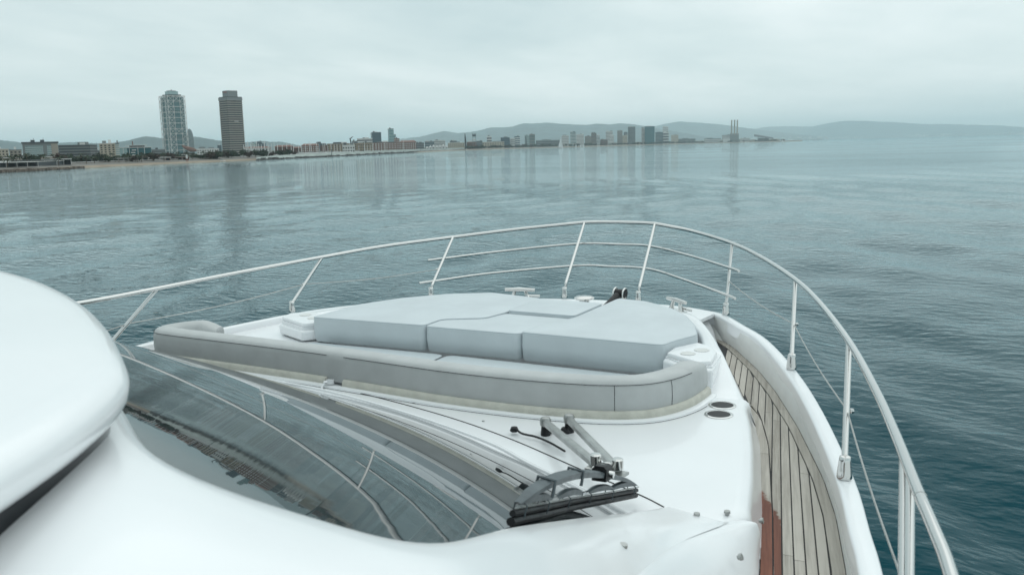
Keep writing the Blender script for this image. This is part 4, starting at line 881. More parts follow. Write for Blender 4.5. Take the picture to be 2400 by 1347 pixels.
# ---- coachroof top with rounded shoulder and side wall
def coachroof():
    T = [(0.6, 1.48), (1.5, 1.45), (1.95, 1.45), (2.15, 1.475), (2.25, 1.515), (2.32, 1.545), (2.62, 1.502), (2.9, 1.452), (3.15, 1.40), (3.36, 1.345)]
    ys = np.linspace(0.6, 3.42, 48); rows = []
    sh = [(-.05, 0), (-.035, -.0015), (-.018, -.007), (-.006, -.017), (0, -.03), (.003, -.05)]
    cols = [lambda y: -1.86, lambda y: -.9, lambda y: 0.0, lambda y: .8]
    for y in ys:
        xe = ip(y, T); wb = ip(y, WALL_B)
        row = [V(f(y), y, -1.0) for f in cols] + [V(xe + a, y, -1.0 + b_) for a, b_ in sh] + [V(wb + .01, y, ZD - .01)]
        rows.append(row)
    MB().grid(rows).build('coachroof', gel, yacht, True, 60)
    # raised coaming round the sunbathing pad: outer wall, rounded top, inner wall
    O = [(1.335, 3.40, -1.0), (1.29, 3.50, -.985), (1.225, 3.64, -.94), (1.17, 3.76, -.905), (1.117, 3.90, -.9), (1.054, 4.081, -.9), (.955, 4.335, -.9), (.853, 4.551, -.9), (.76, 4.66, -.905), (.613, 4.822, -.915), (.448, 4.885, -.925), (.25, 4.90, -.93), (-.1, 4.90, -.93), (-.4, 4.86, -.93), (-.72, 4.73, -.925), (-.98, 4.50, -.92), (-1.14, 4.30, -.915), (-1.25, 4.10, -.915), (-1.315, 3.96, -.915), (-1.34, 3.90, -.92), (-1.345, 3.86, -1.0)]
    Wb = [(1.375, 3.40), (1.335, 3.52), (1.30, 3.64), (1.255, 3.78), (1.215, 3.9), (1.15, 4.1), (1.07, 4.34), (1.0, 4.56), (.93, 4.76), (.80, 4.95), (.5, 5.03), (.25, 5.05), (-.1, 5.03), (-.42, 5.0), (-.78, 4.87), (-1.06, 4.62), (-1.24, 4.38), (-1.35, 4.15), (-1.39, 3.98), (-1.41, 3.90), (-1.41, 3.86)]
    I = [(1.14, 3.40, -1.0), (1.13, 3.50, -.985), (1.10, 3.64, -.94), (1.075, 3.76, -.905), (1.04, 3.90, -.9), (.977, 4.115, -.9), (.877, 4.343, -.9), (.775, 4.52, -.9), (.67, 4.615, -.905), (.56, 4.70, -.915), (.42, 4.74, -.925), (.25, 4.745, -.93), (-.1, 4.745, -.93), (-.38, 4.73, -.93), (-.66, 4.62, -.925), (-.90, 4.42, -.92), (-1.05, 4.23, -.915), (-1.15, 4.04, -.915), (-1.20, 3.93, -.915), (-1.21, 3.88, -.92), (-1.215, 3.86, -1.0)]
    def shift(P, f, dz): return cr([V(p[0] + (q[0] - p[0]) * f, p[1] + (q[1] - p[1]) * f, p[2] + dz) for p, q in zip(P, I if P is O else O)], 5)
    bot = cr([V(x, y, -1.11 if y < 4.8 else -.99) for x, y in Wb], 5)
    inn = cr([V(p[0], p[1], -1.0) for p in I], 5)
    rows = [bot, shift(O, 0, -.018), shift(O, .06, -.006), shift(O, .2, 0), shift(I, .2, 0), shift(I, .06, -.006), shift(I, 0, -.018), inn]
    MB().grid(rows).build('coaming', gel, yacht, True, 50)
coachroof()

# ---- trays with cup holes either side of the pad
def tray(poly, zt, holes, lower, zl):
    b = MB(); b.prism([(x * K, y * K) for x, y in poly], EYE + (zt - .022) * K, EYE + zt * K); t = b.build('tray', gel, yacht)
    bv = t.modifiers.new('b', 'BEVEL'); bv.width = .012; bv.segments = 3
    b = MB(); b.prism([(x * K, y * K) for x, y in lower], EYE - 1.0 * K, EYE + zl * K); s = b.build('tray_pedestal', gel, yacht)
    bv = s.modifiers.new('b', 'BEVEL'); bv.width = .02; bv.segments = 3
    cx_ = sum(x for x, y in lower) / len(lower); cy_ = sum(y for x, y in lower) / len(lower)
    b = MB(); b.prism([((cx_ + (x - cx_) * .93) * K, (cy_ + (y - cy_) * .93 + .012) * K) for x, y in lower], EYE + zl * K - .01, EYE + (zt - .02) * K); b.build('tray_recess_back', gel, yacht)
    for hx, hy in holes:
        MB().lathe([(.033 * K, -.004), (.0325 * K, .002), (.029 * K, .003), (.026 * K, .001), (.001, .0006)], (hx * K, hy * K, EYE + zt * K + .002), 20).build('cup_hole', gel_matt, t, True)
tray([(.955, 3.615), (1.115, 3.50), (1.165, 3.53), (1.15, 3.70), (1.10, 3.80), (1.03, 3.85), (.96, 3.72)], -.885, [(1.045, 3.62), (1.085, 3.70)], [(.94, 3.60), (1.10, 3.46), (1.18, 3.49), (1.17, 3.72), (1.05, 3.86), (.95, 3.80)], -.912)
tray([(-1.33, 3.93), (-1.30, 3.82), (-1.06, 3.70), (-1.0, 3.76), (-1.02, 3.86), (-1.2, 4.0)], -.905, [(-1.2, 3.90), (-1.1, 3.84)], [(-1.34, 3.92), (-1.31, 3.80), (-1.06, 3.68), (-.99, 3.75), (-1.0, 3.9), (-1.2, 4.02)], -.945)

# ---- teak side deck: one plank at a time over a bed of black caulk
def teak_deck():
    ys = np.linspace(0.7, 4.95, 60)
    bed = MB().grid([[V(ip(y, WALL_B) - .02, y, ZD - .004) for y in ys], [V(ip(y, TEAK_O) + .006, y, ZD - .004) for y in ys]]).build('side_deck', caulk, yacht)
    bed['label'] = 'teak planked starboard side deck'
    def plank(xl, xr, y0, y1, m_):
        ok = [y for y in np.linspace(y0, y1, 240) if xr(y) - xl(y) > .0012]
        if len(ok) < 3: return
        yy = np.linspace(ok[0], ok[-1], max(4, min(26, int((ok[-1] - ok[0]) / .06)))); th = .006 * K
        L_ = [(xl(y), y) for y in yy]; R_ = [(max(xr(y), xl(y) + .0003), y) for y in yy]
        n = len(L_); top = [V(x, y, ZD) for x, y in L_] + [V(x, y, ZD) for x, y in R_]; low = [p - Vector((0, 0, th)) for p in top]
        fs = [(i, n + i, n + i + 1, i + 1) for i in range(n - 1)] + [(i, i + 1, 2 * n + i + 1, 2 * n + i) for i in range(n - 1)] + [(n + i, 3 * n + i, 3 * n + i + 1, n + i + 1) for i in range(n - 1)] + [(0, 2 * n, 3 * n, n), (n - 1, 2 * n - 1, 4 * n - 1, 3 * n - 1)]
        MB().add(top + low, fs).build('plank', m_, bed)
    g = .0021
    inner = lambda y: ip(y, WALL_B)
    margin = lambda y: ip(y, TEAK_M)
    king = lambda y: ip(y, WALL_B) + .036 if y < 3.5 else ip(y, WALL_B) + max(0.0, .036 * (1 - (y - 3.5) / .25))
    slope = -.1545; pitch = .0302; x0 = 1.545 - pitch * 6     # seam x at y = 2.677
    butts = {3: (2.62,), 5: (2.05, 3.6), 6: (1.75, 3.5), 7: (2.32,), 8: (2.30,), 9: (2.95,), 10: (1.9,)}
    new_y = {5: 2.59}
    for i in range(-2, 15):
        xl = lambda y, i=i: max(x0 + i * pitch + slope * (y - 2.677) + g, king(y) + g)
        xr = lambda y, i=i: min(x0 + (i + 1) * pitch + slope * (y - 2.677) - g, margin(y) - g)
        cuts = [0.7] + sorted(butts.get(i, ())) + [4.9]
        for a, b_ in zip(cuts[:-1], cuts[1:]):
            red = i == 6 and a < 3
            plank(xl, xr, a + .0012, b_ - .0012, teak_new if red else teak)
    # margin planks along the bulwark and along the cabin side
    for a, b_ in ((0.7, 1.95), (1.95, 3.66), (3.66, 4.62), (4.62, 4.93)):
        plank(lambda y: margin(y) + g, lambda y: ip(y, TEAK_O) - g, a + .0012, b_ - .0012, teak)
    for a, b_, m_ in ((0.7, 2.13, teak_new), (2.133, 3.1, teak_new), (3.1, 3.74, teak)):
        plank(lambda y: inner(y) + .004, lambda y: king(y) - g, a + .001, b_ - .001, m_)
teak_deck()

# ---- windscreen: one curved tinted pane (surface found from its own reflections)
GC = {(0, 0): -.6538, (0, 1): -.4172, (0, 2): -.0459, (0, 3): .0046, (0, 4): .0496, (1, 0): -.1862, (1, 1): -.026, (1, 2): .0364, (1, 3): .0572, (2, 0): -.0793, (2, 1): .0522, (2, 2): -.0393, (3, 0): .0107, (3, 1): -.0901, (4, 0): -.0368}
def glass_z(x, y):      # the pane rolls over a little towards the brow
    s = max(0.0, .921 - .2354 * (x - .847) - y); return sum(c * (x / 1.3) ** i * (y - 2) ** j for (i, j), c in GC.items()) - .2 * s * s
def windscreen():
    base = [(-1.9, 3.13), (-1.705, 3.11), (-1.267, 3.079), (-.751, 2.974), (-.297, 2.90), (.196, 2.746), (.613, 2.57), (.826, 2.434), (1.0, 2.33), (1.32, 2.12), (1.42, 2.05)]
    aft = [(-1.9, 2.2), (-.6, 1.75), (.3, 1.26), (.6, 1.06), (.871, .87), (1.148, .70), (1.215, .665), (1.29, .78), (1.372, .90), (1.42, 1.0)]
    rows = []
    for x in np.linspace(-1.78, 1.385, 80):
        yb = np.interp(x, [p[0] for p in base], [p[1] for p in base]) + .05; ya = np.interp(x, [p[0] for p in aft], [p[1] for p in aft])
        rows.append([V(x, y, glass_z(x, y)) for y in np.linspace(ya, yb, 44)])
    MB().grid(rows).build('windscreen', glass_m, yacht, True, 180)
    # thin dark gasket line and pale trim along the foot of the pane
    seam = [(-.821, 3.111), (-.394, 2.999), (-.026, 2.907), (.362, 2.781), (.676, 2.642), (.978, 2.474), (1.23, 2.335), (1.316, 2.278)]
    MB().tube(cr(VV([(x, y, -.9995) for x, y in seam]), 6), .0034, 6).build('gasket', caulk, yacht)
    edge = [(x, y + .012) for x, y in base[1:-1]]
    MB().tube(cr(VV([(x, y, -.998) for x, y in edge]), 6), .011, 8).build('windscreen_trim', gel, yacht, True)
windscreen()

# ---- brow of the flybridge over the windscreen
def brow():
    E = [(.55, 1.12, -.37), (.72, 1.0, -.36), (.93, .85, -.347), (1.192, .689, -.344), (1.326, .760, -.418), (1.404, .882, -.49), (1.367, 1.201, -.605), (1.326, 1.584, -.75), (1.303, 1.90, -.872), (1.285, 2.155, -.965), (1.33, 2.29, -1.001)]
    A = [(.935, .495, -.334), (1.10, .437, -.332), (1.265, .368, -.332), (1.396, .427, -.337), (1.486, .599, -.405), (1.527, .719, -.458), (1.529, .927, -.563), (1.513, 1.214, -.70), (1.47, 1.557, -.826), (1.45, 1.93, -.930), (1.50, 2.24, -1.0)]
    Ec = cr(VV(E), 8); Ac = cr(VV(A), 8)
    rows = [[p + Vector((0.02, 0, -.05)) for p in Ec], [p + Vector((0, 0, -.018)) for p in Ec]]
    n = len(Ec)
    for k in range(0, 13):
        u = k / 12
        row = []
        for i, (a, b_) in enumerate(zip(Ec, Ac)):
            fade = min(1, (n - 1 - i) / 16)
            lift = (.022 * (1 - math.exp(-u * 14)) * (1 - u ** 3) + .018 * math.sin(math.pi * u)) * fade
            row.append(a.lerp(b_, u) + Vector((0, 0, lift - .012 * fade * (k == 0))))
        rows.append(row)
    rows.append([p + (p - q).normalized() * (.5 * max(0.0, min(1.0, (n * .66 - i) / 12))) + Vector((0, 0, .02 * max(0.0, min(1.0, (n * .66 - i) / 12)))) for i, (p, q) in enumerate(zip(Ac, Ec))])
    MB().grid(rows).build('flybridge_brow', gel, yacht, True, 50)
brow()
def cabin_side():
    # wall below the roof edge, falling outward to the side deck, with the dark side window
    R0 = [(1.53, .927, -.563), (1.513, 1.214, -.70), (1.47, 1.557, -.826), (1.45, 1.93, -.930), (1.475, 2.14, -.98), (1.51, 2.245, -1.002), (1.55, 2.30, -1.012)]
    R2 = [(1.70, .95, -1.105), (1.69, 1.25, -1.105), (1.672, 1.52, -1.105), (1.628, 1.90, -1.105), (1.602, 2.12, -1.105), (1.588, 2.22, -1.105), (1.572, 2.32, -1.105)]
    def lr(f, dx, dz): return cr(VV([tuple(a + (b_ - a) * f + c for a, b_, c in zip(p, q, (dx, 0, dz))) for p, q in zip(R0, R2)]), 6)
    MB().grid([lr(0, -.02, .001), lr(0, .0, .0005), lr(.05, .010, .004), lr(.12, .014, .006), lr(.24, .014, .008), lr(.5, .012, .014), lr(1, 0, 0)]).build('cabin_side', gel, yacht, True, 60)
    w = MB().grid([lr(f, .017, .017)[:19] for f in (.55, .7, .9)]); w.build('side_window', darkglass, yacht, True)
cabin_side()
# ---- rounded flybridge coaming cap in the near left corner, on a dark glazed strip
def coaming_cap():
    O = [(-1.6, 1.70), (-1.15, 1.68), (-.63, 1.62), (-.27, 1.51), (.03, 1.405), (.37, 1.24), (.636, 1.078), (.837, .937), (.955, .845), (1.01, .785), (1.06, .71), (1.11, .62), (1.16, .51), (1.21, .40), (1.27, .25), (1.28, .05), (1.1, -.1), (.4, -.2), (-1.6, -.1)]
    O = [(1.95 + (x - 1.95) * .85, y * .85) for x, y in O]
    P = cr([(x, y, 0) for x, y in O + [O[0]]], 5)[:-1]
    c = Vector((.2, .6, 0)); rows = []
    for ins, z in ((.10, -.350), (.05, -.350), (.026, -.347), (.012, -.340), (.004, -.328), (.0, -.310), (.004, -.297), (.012, -.288), (.026, -.281), (.05, -.2755), (.10, -.2705), (.22, -.264), (.5, -.258)):
        row = []
        for p in P:
            d = (c - p); f = min(ins, d.length * .9); q = p + d.normalized() * f; row.append(V(q.x, q.y, z * .85))
        rows.append(row + [row[0]])
    rows.append([V(.2, .6, -.256 * .85)] * len(rows[0]))
    MB().grid(rows).build('flybridge_coaming_cap', gel, yacht, True, 180)
    neck = [[V((p + (c - p).normalized() * i).x, (p + (c - p).normalized() * i).y, z) for p in P + [P[0]]] for i, z in ((.026, -.294), (.034, -.315), (.038, -.40))]
    MB().grid(neck).build('glazed_strip', darkglass, yacht, True, 80)
coaming_cap()

# ---- backrest of the foredeck seat
def backrest():
    path = [(-1.37, 3.44), (-1.47, 3.40), (-1.55, 3.30), (-1.565, 3.19), (-1.51, 3.115), (-1.38, 3.09), (-1.103, 3.07), (-.75, 3.045), (-.382, 3.012), (0, 2.965), (.25, 2.935), (.542, 2.926), (.78, 2.942), (.92, 2.971), (1.03, 3.025), (1.10, 3.11), (1.145, 3.22), (1.165, 3.34), (1.17, 3.42)]
    P = cr([(x, y, 0) for x, y in path], 8)
    prof = [(0.004, 0), (-.004, .02), (-.006, .05), (-.004, .085), (.001, .103), (.010, .114), (.024, .119), (.055, .122), (.085, .119), (.098, .110), (.105, .095), (.107, .05), (.105, 0)]
    prof = [(a * K, b_ * K * 1.12) for a, b_ in prof]
    def piece(i0, i1, name='backrest'):
        pp = [V(p.x, p.y, -.985) for p in P[i0:i1 + 1]]; n = len(pp)
        b = MB(); N = len(prof); cx_ = sum(a for a, _ in prof) / N; cz = sum(b_ for _, b_ in prof) / N
        vs = []; rowsN = []
        # rounded ends: shrink the profile over the last rows
        ext = []
        for i, p in enumerate(pp):
            t = pp[min(i + 1, n - 1)] - pp[max(i - 1, 0)]; t.normalize(); nn = Vector((-t.y, t.x, 0)); ext.append((p, t, nn))
        ring = []
        r = .030
        for th in (0, .35, .7, 1.0): ring.append((ext[0][0] + ext[0][1] * r * (1 - math.sin(th * math.pi / 2)), ext[0][2], th))
        for e_ in ext[1:-1]: ring.append((e_[0], e_[2], 1.0))
        for th in (1.0, .7, .35, 0): ring.append((ext[-1][0] - ext[-1][1] * r * (1 - math.sin(th * math.pi / 2)), ext[-1][2], th))
        rows = []; ring_i = 0
        for p, nn, th in ring:
            s = 1 - .2 * (1 - math.sin(th * math.pi / 2)); k_ = ring_i / (len(ring) - 1); ring_i += 1
            tp = (.55 + .45 * math.sin(min(1, k_ / .16) * math.pi / 2)) if i0 == 0 else (.82 + .18 * math.sin(min(1, (1 - k_) / .16) * math.pi / 2))
            rows.append([p + nn * (cx_ + (a - cx_) * s) + Vector((0, 0, (cz + (b_ - cz) * s) * tp)) for a, b_ in prof])
        b.grid([r_ + [r_[0]] for r_ in rows]); N2 = N + 1
        b.f.append(tuple(range(N))); b.f.append(tuple((len(rows) - 1) * N2 + k for k in range(N)))
        o = b.build(name, greyv, yacht, True, 70)
        st = [e_[0] + e_[2] * (-.0015 * K) + Vector((0, 0, .1171 * K)) for e_ in (ext[12:-1] if i0 == 0 else ext[1:-14])]
        MB().tube(st, .0022, 5).build('stitching', seam_m, o)
        return o
    js = min(range(len(P)), key=lambda i: abs(P[i].x + .335) + (P[i].y > 3.2) * 9)
    a = piece(0, js); a['label'] = 'port section of the grey padded backrest'
    k2 = min(range(len(P)), key=lambda i: abs(P[i].x - .93))
    b2 = piece(js, len(P) - 1); b2['label'] = 'long starboard section of the grey padded backrest'
    for k in (k2, k2 + 16):
        p = P[k]; t = (P[k + 1] - P[k - 1]).normalized(); nn = Vector((-t.y, t.x, 0)); q = V(p.x, p.y, -.985)
        MB().tube([q + nn * (x_ - .0012) + Vector((0, 0, z_)) for x_, z_ in prof[1:5]], .0018, 5).build('stitching', seam_m, b2)
    # joint pad between the sections
    p = P[js]; t = (P[js + 1] - P[js - 1]).normalized(); q = V(p.x, p.y, -.99); nn = Vector((-t.y, t.x, 0))
    MB().grid([[q + t * w + nn * (x_ * .7 + .03) + Vector((0, 0, z_ * .80)) for x_, z_ in prof] for w in (-.018, -.009, .009, .018)]).build('joint_pad', greyv, yacht, True)
    # cream piping and white moulding round the foot
    pp = [V(p.x, p.y, -1.0) for p in P]
    gap = js
    for i0, i1 in ((0, js - 1), (js + 1, len(P) - 1)):
        MB().sweep([(.02 * K, 0), (-.018 * K, 0), (-.021 * K, .010 * K), (-.019 * K, .028 * K), (-.010 * K, .036 * K), (.01 * K, .037 * K)], pp[i0:i1 + 1]).build('piping', cream, yacht, True, 50)
    MB().sweep([(0, 0), (-.044 * K, 0), (-.042 * K, .006 * K), (-.030 * K, .010 * K), (-.014 * K, .010 * K)], pp).build('foot_moulding', gel, yacht, True, 50)
    MB().tube([V(p.x, p.y, -.9985) - Vector((-(P[min(i + 1, len(P) - 1)] - P[max(i - 1, 0)]).normalized().y, (P[min(i + 1, len(P) - 1)] - P[max(i - 1, 0)]).normalized().x, 0)) * .052 * K for i, p in enumerate(P[:-12])], .0016, 5).build('moulding_line', seam_m, yacht)
    # white snap clip hanging at the joint
    c = V(P[js].x - .03, P[js].y - .035, -.975); b = MB(); b.lathe([(.012, -.006), (.02, 0), (.012, .006)], tuple(c), 10); b.tube([c, c + Vector((-.01, -.03, -.03)), c + Vector((0.01, -.06, -.036))], .008, 6); b.box(tuple(c + Vector((.03, .01, 0))), (.05, .02, .03), .1)
    b.build('strap_clip', gel, yacht, True)
backrest()

# ---- cushions that lie on the boat
def cushion(name, poly, zb, zt, r, label, group, puff=.006, m_=cush, rc=.05):
    # round the corners, resample, then stack inset rings
    r = min(r, .018); rc = max(rc, .034)
    P = [Vector((x, y, 0)) for x, y in poly]; out = []; n = len(P)
    for i in range(n):
        a, b_, c = P[i - 1], P[i], P[(i + 1) % n]; d1 = min(rc, (a - b_).length * .4); d2 = min(rc, (c - b_).length * .4)
        p1 = b_ + (a - b_).normalized() * d1; p2 = b_ + (c - b_).normalized() * d2
        for k in range(5): t = k / 4; out.append(p1 * (1 - t) ** 2 + b_ * 2 * t * (1 - t) + p2 * t * t)
    pts = []
    for i in range(len(out)):
        a, b_ = out[i], out[(i + 1) % len(out)]; k = max(1, int((b_ - a).length / .04))
        for j in range(k): pts.append(a.lerp(b_, j / k))
    n = len(pts); area = sum(pts[i].x * pts[(i + 1) % n].y - pts[(i + 1) % n].x * pts[i].y for i in range(n))
    sgn = 1 if area > 0 else -1; nr = []
    for i in range(n):
        t = (pts[(i + 1) % n] - pts[i - 1]).normalized(); nr.append(Vector((-t.y, t.x, 0)) * sgn)
    c0 = V(sum(p.x for p in pts) / n, sum(p.y for p in pts) / n, zb)
    rows = []
    prof = [(.012, zb), (.002, zb + min(.012, (zt - zb) * .3)), (-.003, (zb + zt) / 2), (0, zt - r)] + [(r * (1 - math.cos(a)), zt - r + r * math.sin(a)) for a in np.linspace(.3, 1.5, 5)]
    for ins, z in prof: rows.append([V(p.x + q.x * ins, p.y + q.y * ins, z) - c0 for p, q in zip(pts, nr)])
    b = MB(); b.grid([r_ + [r_[0]] for r_ in rows])
    # top face: fine triangulation with the soft sags of a real foam pad
    last = rows[-1]; xs = [q.x for q in last]; ys = [q.y for q in last]; ph = random.uniform(0, 6)
    def inside(x, y):
        c = False
        for i in range(n):
            (x1, y1), (x2, y2) = (last[i].x, last[i].y), (last[i - 1].x, last[i - 1].y)
            if (y1 > y) != (y2 > y) and x < (x2 - x1) * (y - y1) / (y2 - y1) + x1: c = not c
        return c
    v2 = [Vector((q.x, q.y)) for q in last]; st = .09
    for gx in np.arange(min(xs), max(xs), st):
        for gy in np.arange(min(ys), max(ys), st):
            if inside(gx, gy) and min((Vector((gx, gy)) - q).length for q in v2[:n]) > .05: v2.append(Vector((gx, gy)))
    ov, oe, of, *_ = delaunay_2d_cdt(v2, [(i, (i + 1) % n) for i in range(n)], [tuple(range(n))], 1, 1e-5)
    def sag(q):
        d = min(1.0, min((q - w).length for w in v2[:n]) / .25)
        return last[0].z + d * min(1.0, (zt - zb) / .1) * (.010 + .005 * math.sin(q.x * 3.1 + ph) * math.sin(q.y * 2.7 + ph) + .003 * math.sin(q.x * 9 + q.y * 4 + ph))
    b.add([(q.x, q.y, sag(q)) for q in ov], [tuple(f) for f in of])
    o = b.build(name, m_, None, True, 75, weld=True); o.location = c0
    # a few soft sags on the top face, like a real foam pad
    set_props(o, label, 'cushion', group)
    if zt - zb > .05:
        pr = rows[5]; MB().tube(pr + [pr[0]], .0036, 5, False).build('piping', cushp, o, True)
    return o
G1 = 'pale blue foredeck cushions'
cushion('sunpad_cushion', [(-1.0, 3.70), (-.308, 3.70), (-.305, 3.87), (-.105, 3.97), (-.065, 4.15), (-.055, 4.60), (-.42, 4.70), (-.66, 4.58), (-.86, 4.36), (-.98, 4.1)], -1.0, -.864, .011, 'pale blue port sunpad cushion with tall front, beside the white corner tray', G1, rc=.03)
cushion('sunpad_cushion', [(-.302, 3.70), (.222, 3.685), (.25, 3.88), (.335, 4.10), (-.06, 4.13), (-.10, 3.965), (-.299, 3.865)], -1.0, -.868, .011, 'pale blue middle sunpad cushion, the narrowest of three tall fronts', G1, rc=.02)
cushion('sunpad_cushion', [(.228, 3.685), (.93, 3.64), (.95, 3.73), (1.02, 3.90), (.96, 4.10), (.86, 4.32), (.74, 4.50), (.55, 4.66), (.37, 4.70), (.362, 4.50), (.342, 4.10), (.257, 3.88)], -1.0, -.858, .012, 'pale blue starboard sunpad cushion with broad tall front, beside the tray with cup holes', G1, rc=.03)
cushion('hatch_cushion', [(-.058, 4.14), (.335, 4.11), (.355, 4.50), (-.046, 4.53)], -.96, -.853, .010, 'thin square pale blue cushion over the hatch at the forward middle of sunpad', G1, rc=.02)
cushion('seat_cushion', [(-.98, 3.16), (-.17, 3.08), (-.17, 3.66), (-1.0, 3.67)], -.9995, -.9955, .002, 'low pale blue seat cushion on the port side behind grey backrest', G1, rc=.05)
cushion('seat_cushion', [(-.15, 3.08), (.52, 3.04), (.9, 3.08), (1.0, 3.25), (.93, 3.60), (-.15, 3.66)], -.9995, -.9955, .002, 'low pale blue seat cushion on the starboard side behind grey backrest', G1, rc=.05)

# ---- deck fittings
def ring_cup(x, y, r, name='cup_holder'):
    c = V(x, y, -1.0)
    o = MB().lathe([(r * .99, -.02), (r * 1.0, .004), (r * .93, .007), (r * .80, .005), (r * .79, -.004)], tuple(c), 28).build(name, steel, yacht, True, 50)
    MB().lathe([(r * .80, .0045), (r * .5, .003), (.001, .0025)], tuple(c), 28).build('painted_well', holed, o, True)  # flat disc painted dark in place of the shade inside a deep cup
ring_cup(1.26, 3.299, .085); ring_cup(1.273, 3.178, .085); ring_cup(-1.635, 3.17, .07)
def stud(p, d, s=1.0):
    d = Vector(d).normalized(); b = MB(); b.tube([p, p + d * .009 * s], .009 * s, 10).tube([p + d * .009 * s, p + d * .019 * s], [.0145 * s, .0135 * s], 12); b.build('snap_stud', brushed, yacht, True)
for (x, y, z), d in (((1.416, 2.247, -1.0), (0, 0, 1)), ((1.488, 2.292, -1.0), (0, 0, 1)), ((1.42, 1.60, -.805), (.2, 0, 1)), ((1.562, 2.06, -1.005), (1, 0, .5)), ((1.555, 2.40, -1.05), (1, 0, .2))):
    stud(V(x, y, z), d)
for x, y in ((.488, 2.79), (.118, 2.90), (-.36, 2.95)): MB().box(tuple(V(x, y, -.999)), (.014, .010, .006), -.2).build('snap_socket', brushed, yacht)
def cleat(x, y, rz):
    c = V(x, y, -.95); d = Vector((math.cos(rz), math.sin(rz), 0)); s = Vector((-d.y, d.x, 0))
    e_ = MB().tube([c - d * .155 + Vector((0, 0, .095)), c + Vector((0, 0, .10)), c + d * .155 + Vector((0, 0, .095))], [.016, .02, .016], 10).build('cleat', steel, yacht, True)
    for q in (-1, 1): MB().tube([c + d * .085 * q, c + d * .05 * q + Vector((0, 0, .097))], [.024, .014], 8).build('horn_post', steel, e_, True)
    MB().box(tuple(c + Vector((0, 0, .006))), (.26, .07, .012), rz).build('base_plate', steel, e_); MB().tube([c + s * .03 + d * .06 + Vector((0, 0, .03)), c + s * .03 + d * .2 + Vector((0, 0, .03))], .012, 8).build('side_bar', steel, e_, True)
cleat(-.37, 4.98, .2); cleat(.655, 4.90, -.75)
def windlass():
    c = V(.13, 4.80, -.965)
    o = MB().lathe([(.05, 0), (.05, .10), (.09, .115), (.095, .13), (.07, .142), (.02, .145)], tuple(c), 20).build('windlass', steel, yacht, True, 50)
    MB().lathe([(.12, 0), (.12, .012), (.06, .014)], tuple(c), 20).build('deck_plate', steel, o, True)
    # anchor roller: two cheeks, roller and anchor shank, pointing ahead over the stem
    a, b_ = V(.27, 4.76, -.94), V(.30, 4.95, -.905); d = (b_ - a).normalized(); s = Vector((d.y, -d.x, 0)).normalized()
    r = MB()
    for q in (-1, 1):
        r.tube([a + s * .055 * q, b_ + s * .055 * q], [.012, .02], 6)
    ro = r.build('anchor_roller', steel, yacht, True)
    MB().tube([a + Vector((0, 0, .01)), b_ - d * .06 + Vector((0, 0, .045))], [.03, .034], 10).build('anchor_shank', black, ro, True)
    rg_ = []
    for k in range(25):
        an = 2 * math.pi * k / 24; rg_.append(b_ + Vector((0, 0, .045)) + d * .05 * math.cos(an) + Vector((0, 0, .05 * math.sin(an))))
    for q in (-1, 1): MB().tube([p + s * .05 * q for p in rg_], .009, 8, False).build('roller_cheek', steel, ro, True)
    MB().tube([b_ + s * .06 + Vector((0, 0, .045)), b_ - s * .06 + Vector((0, 0, .045))], .042, 14).build('roller', black, ro, True)
    MB().box(tuple(V(.235, 4.74, -.962)), (.22, .12, .012), .3).build('chain_plate', steel, ro)
windlass()

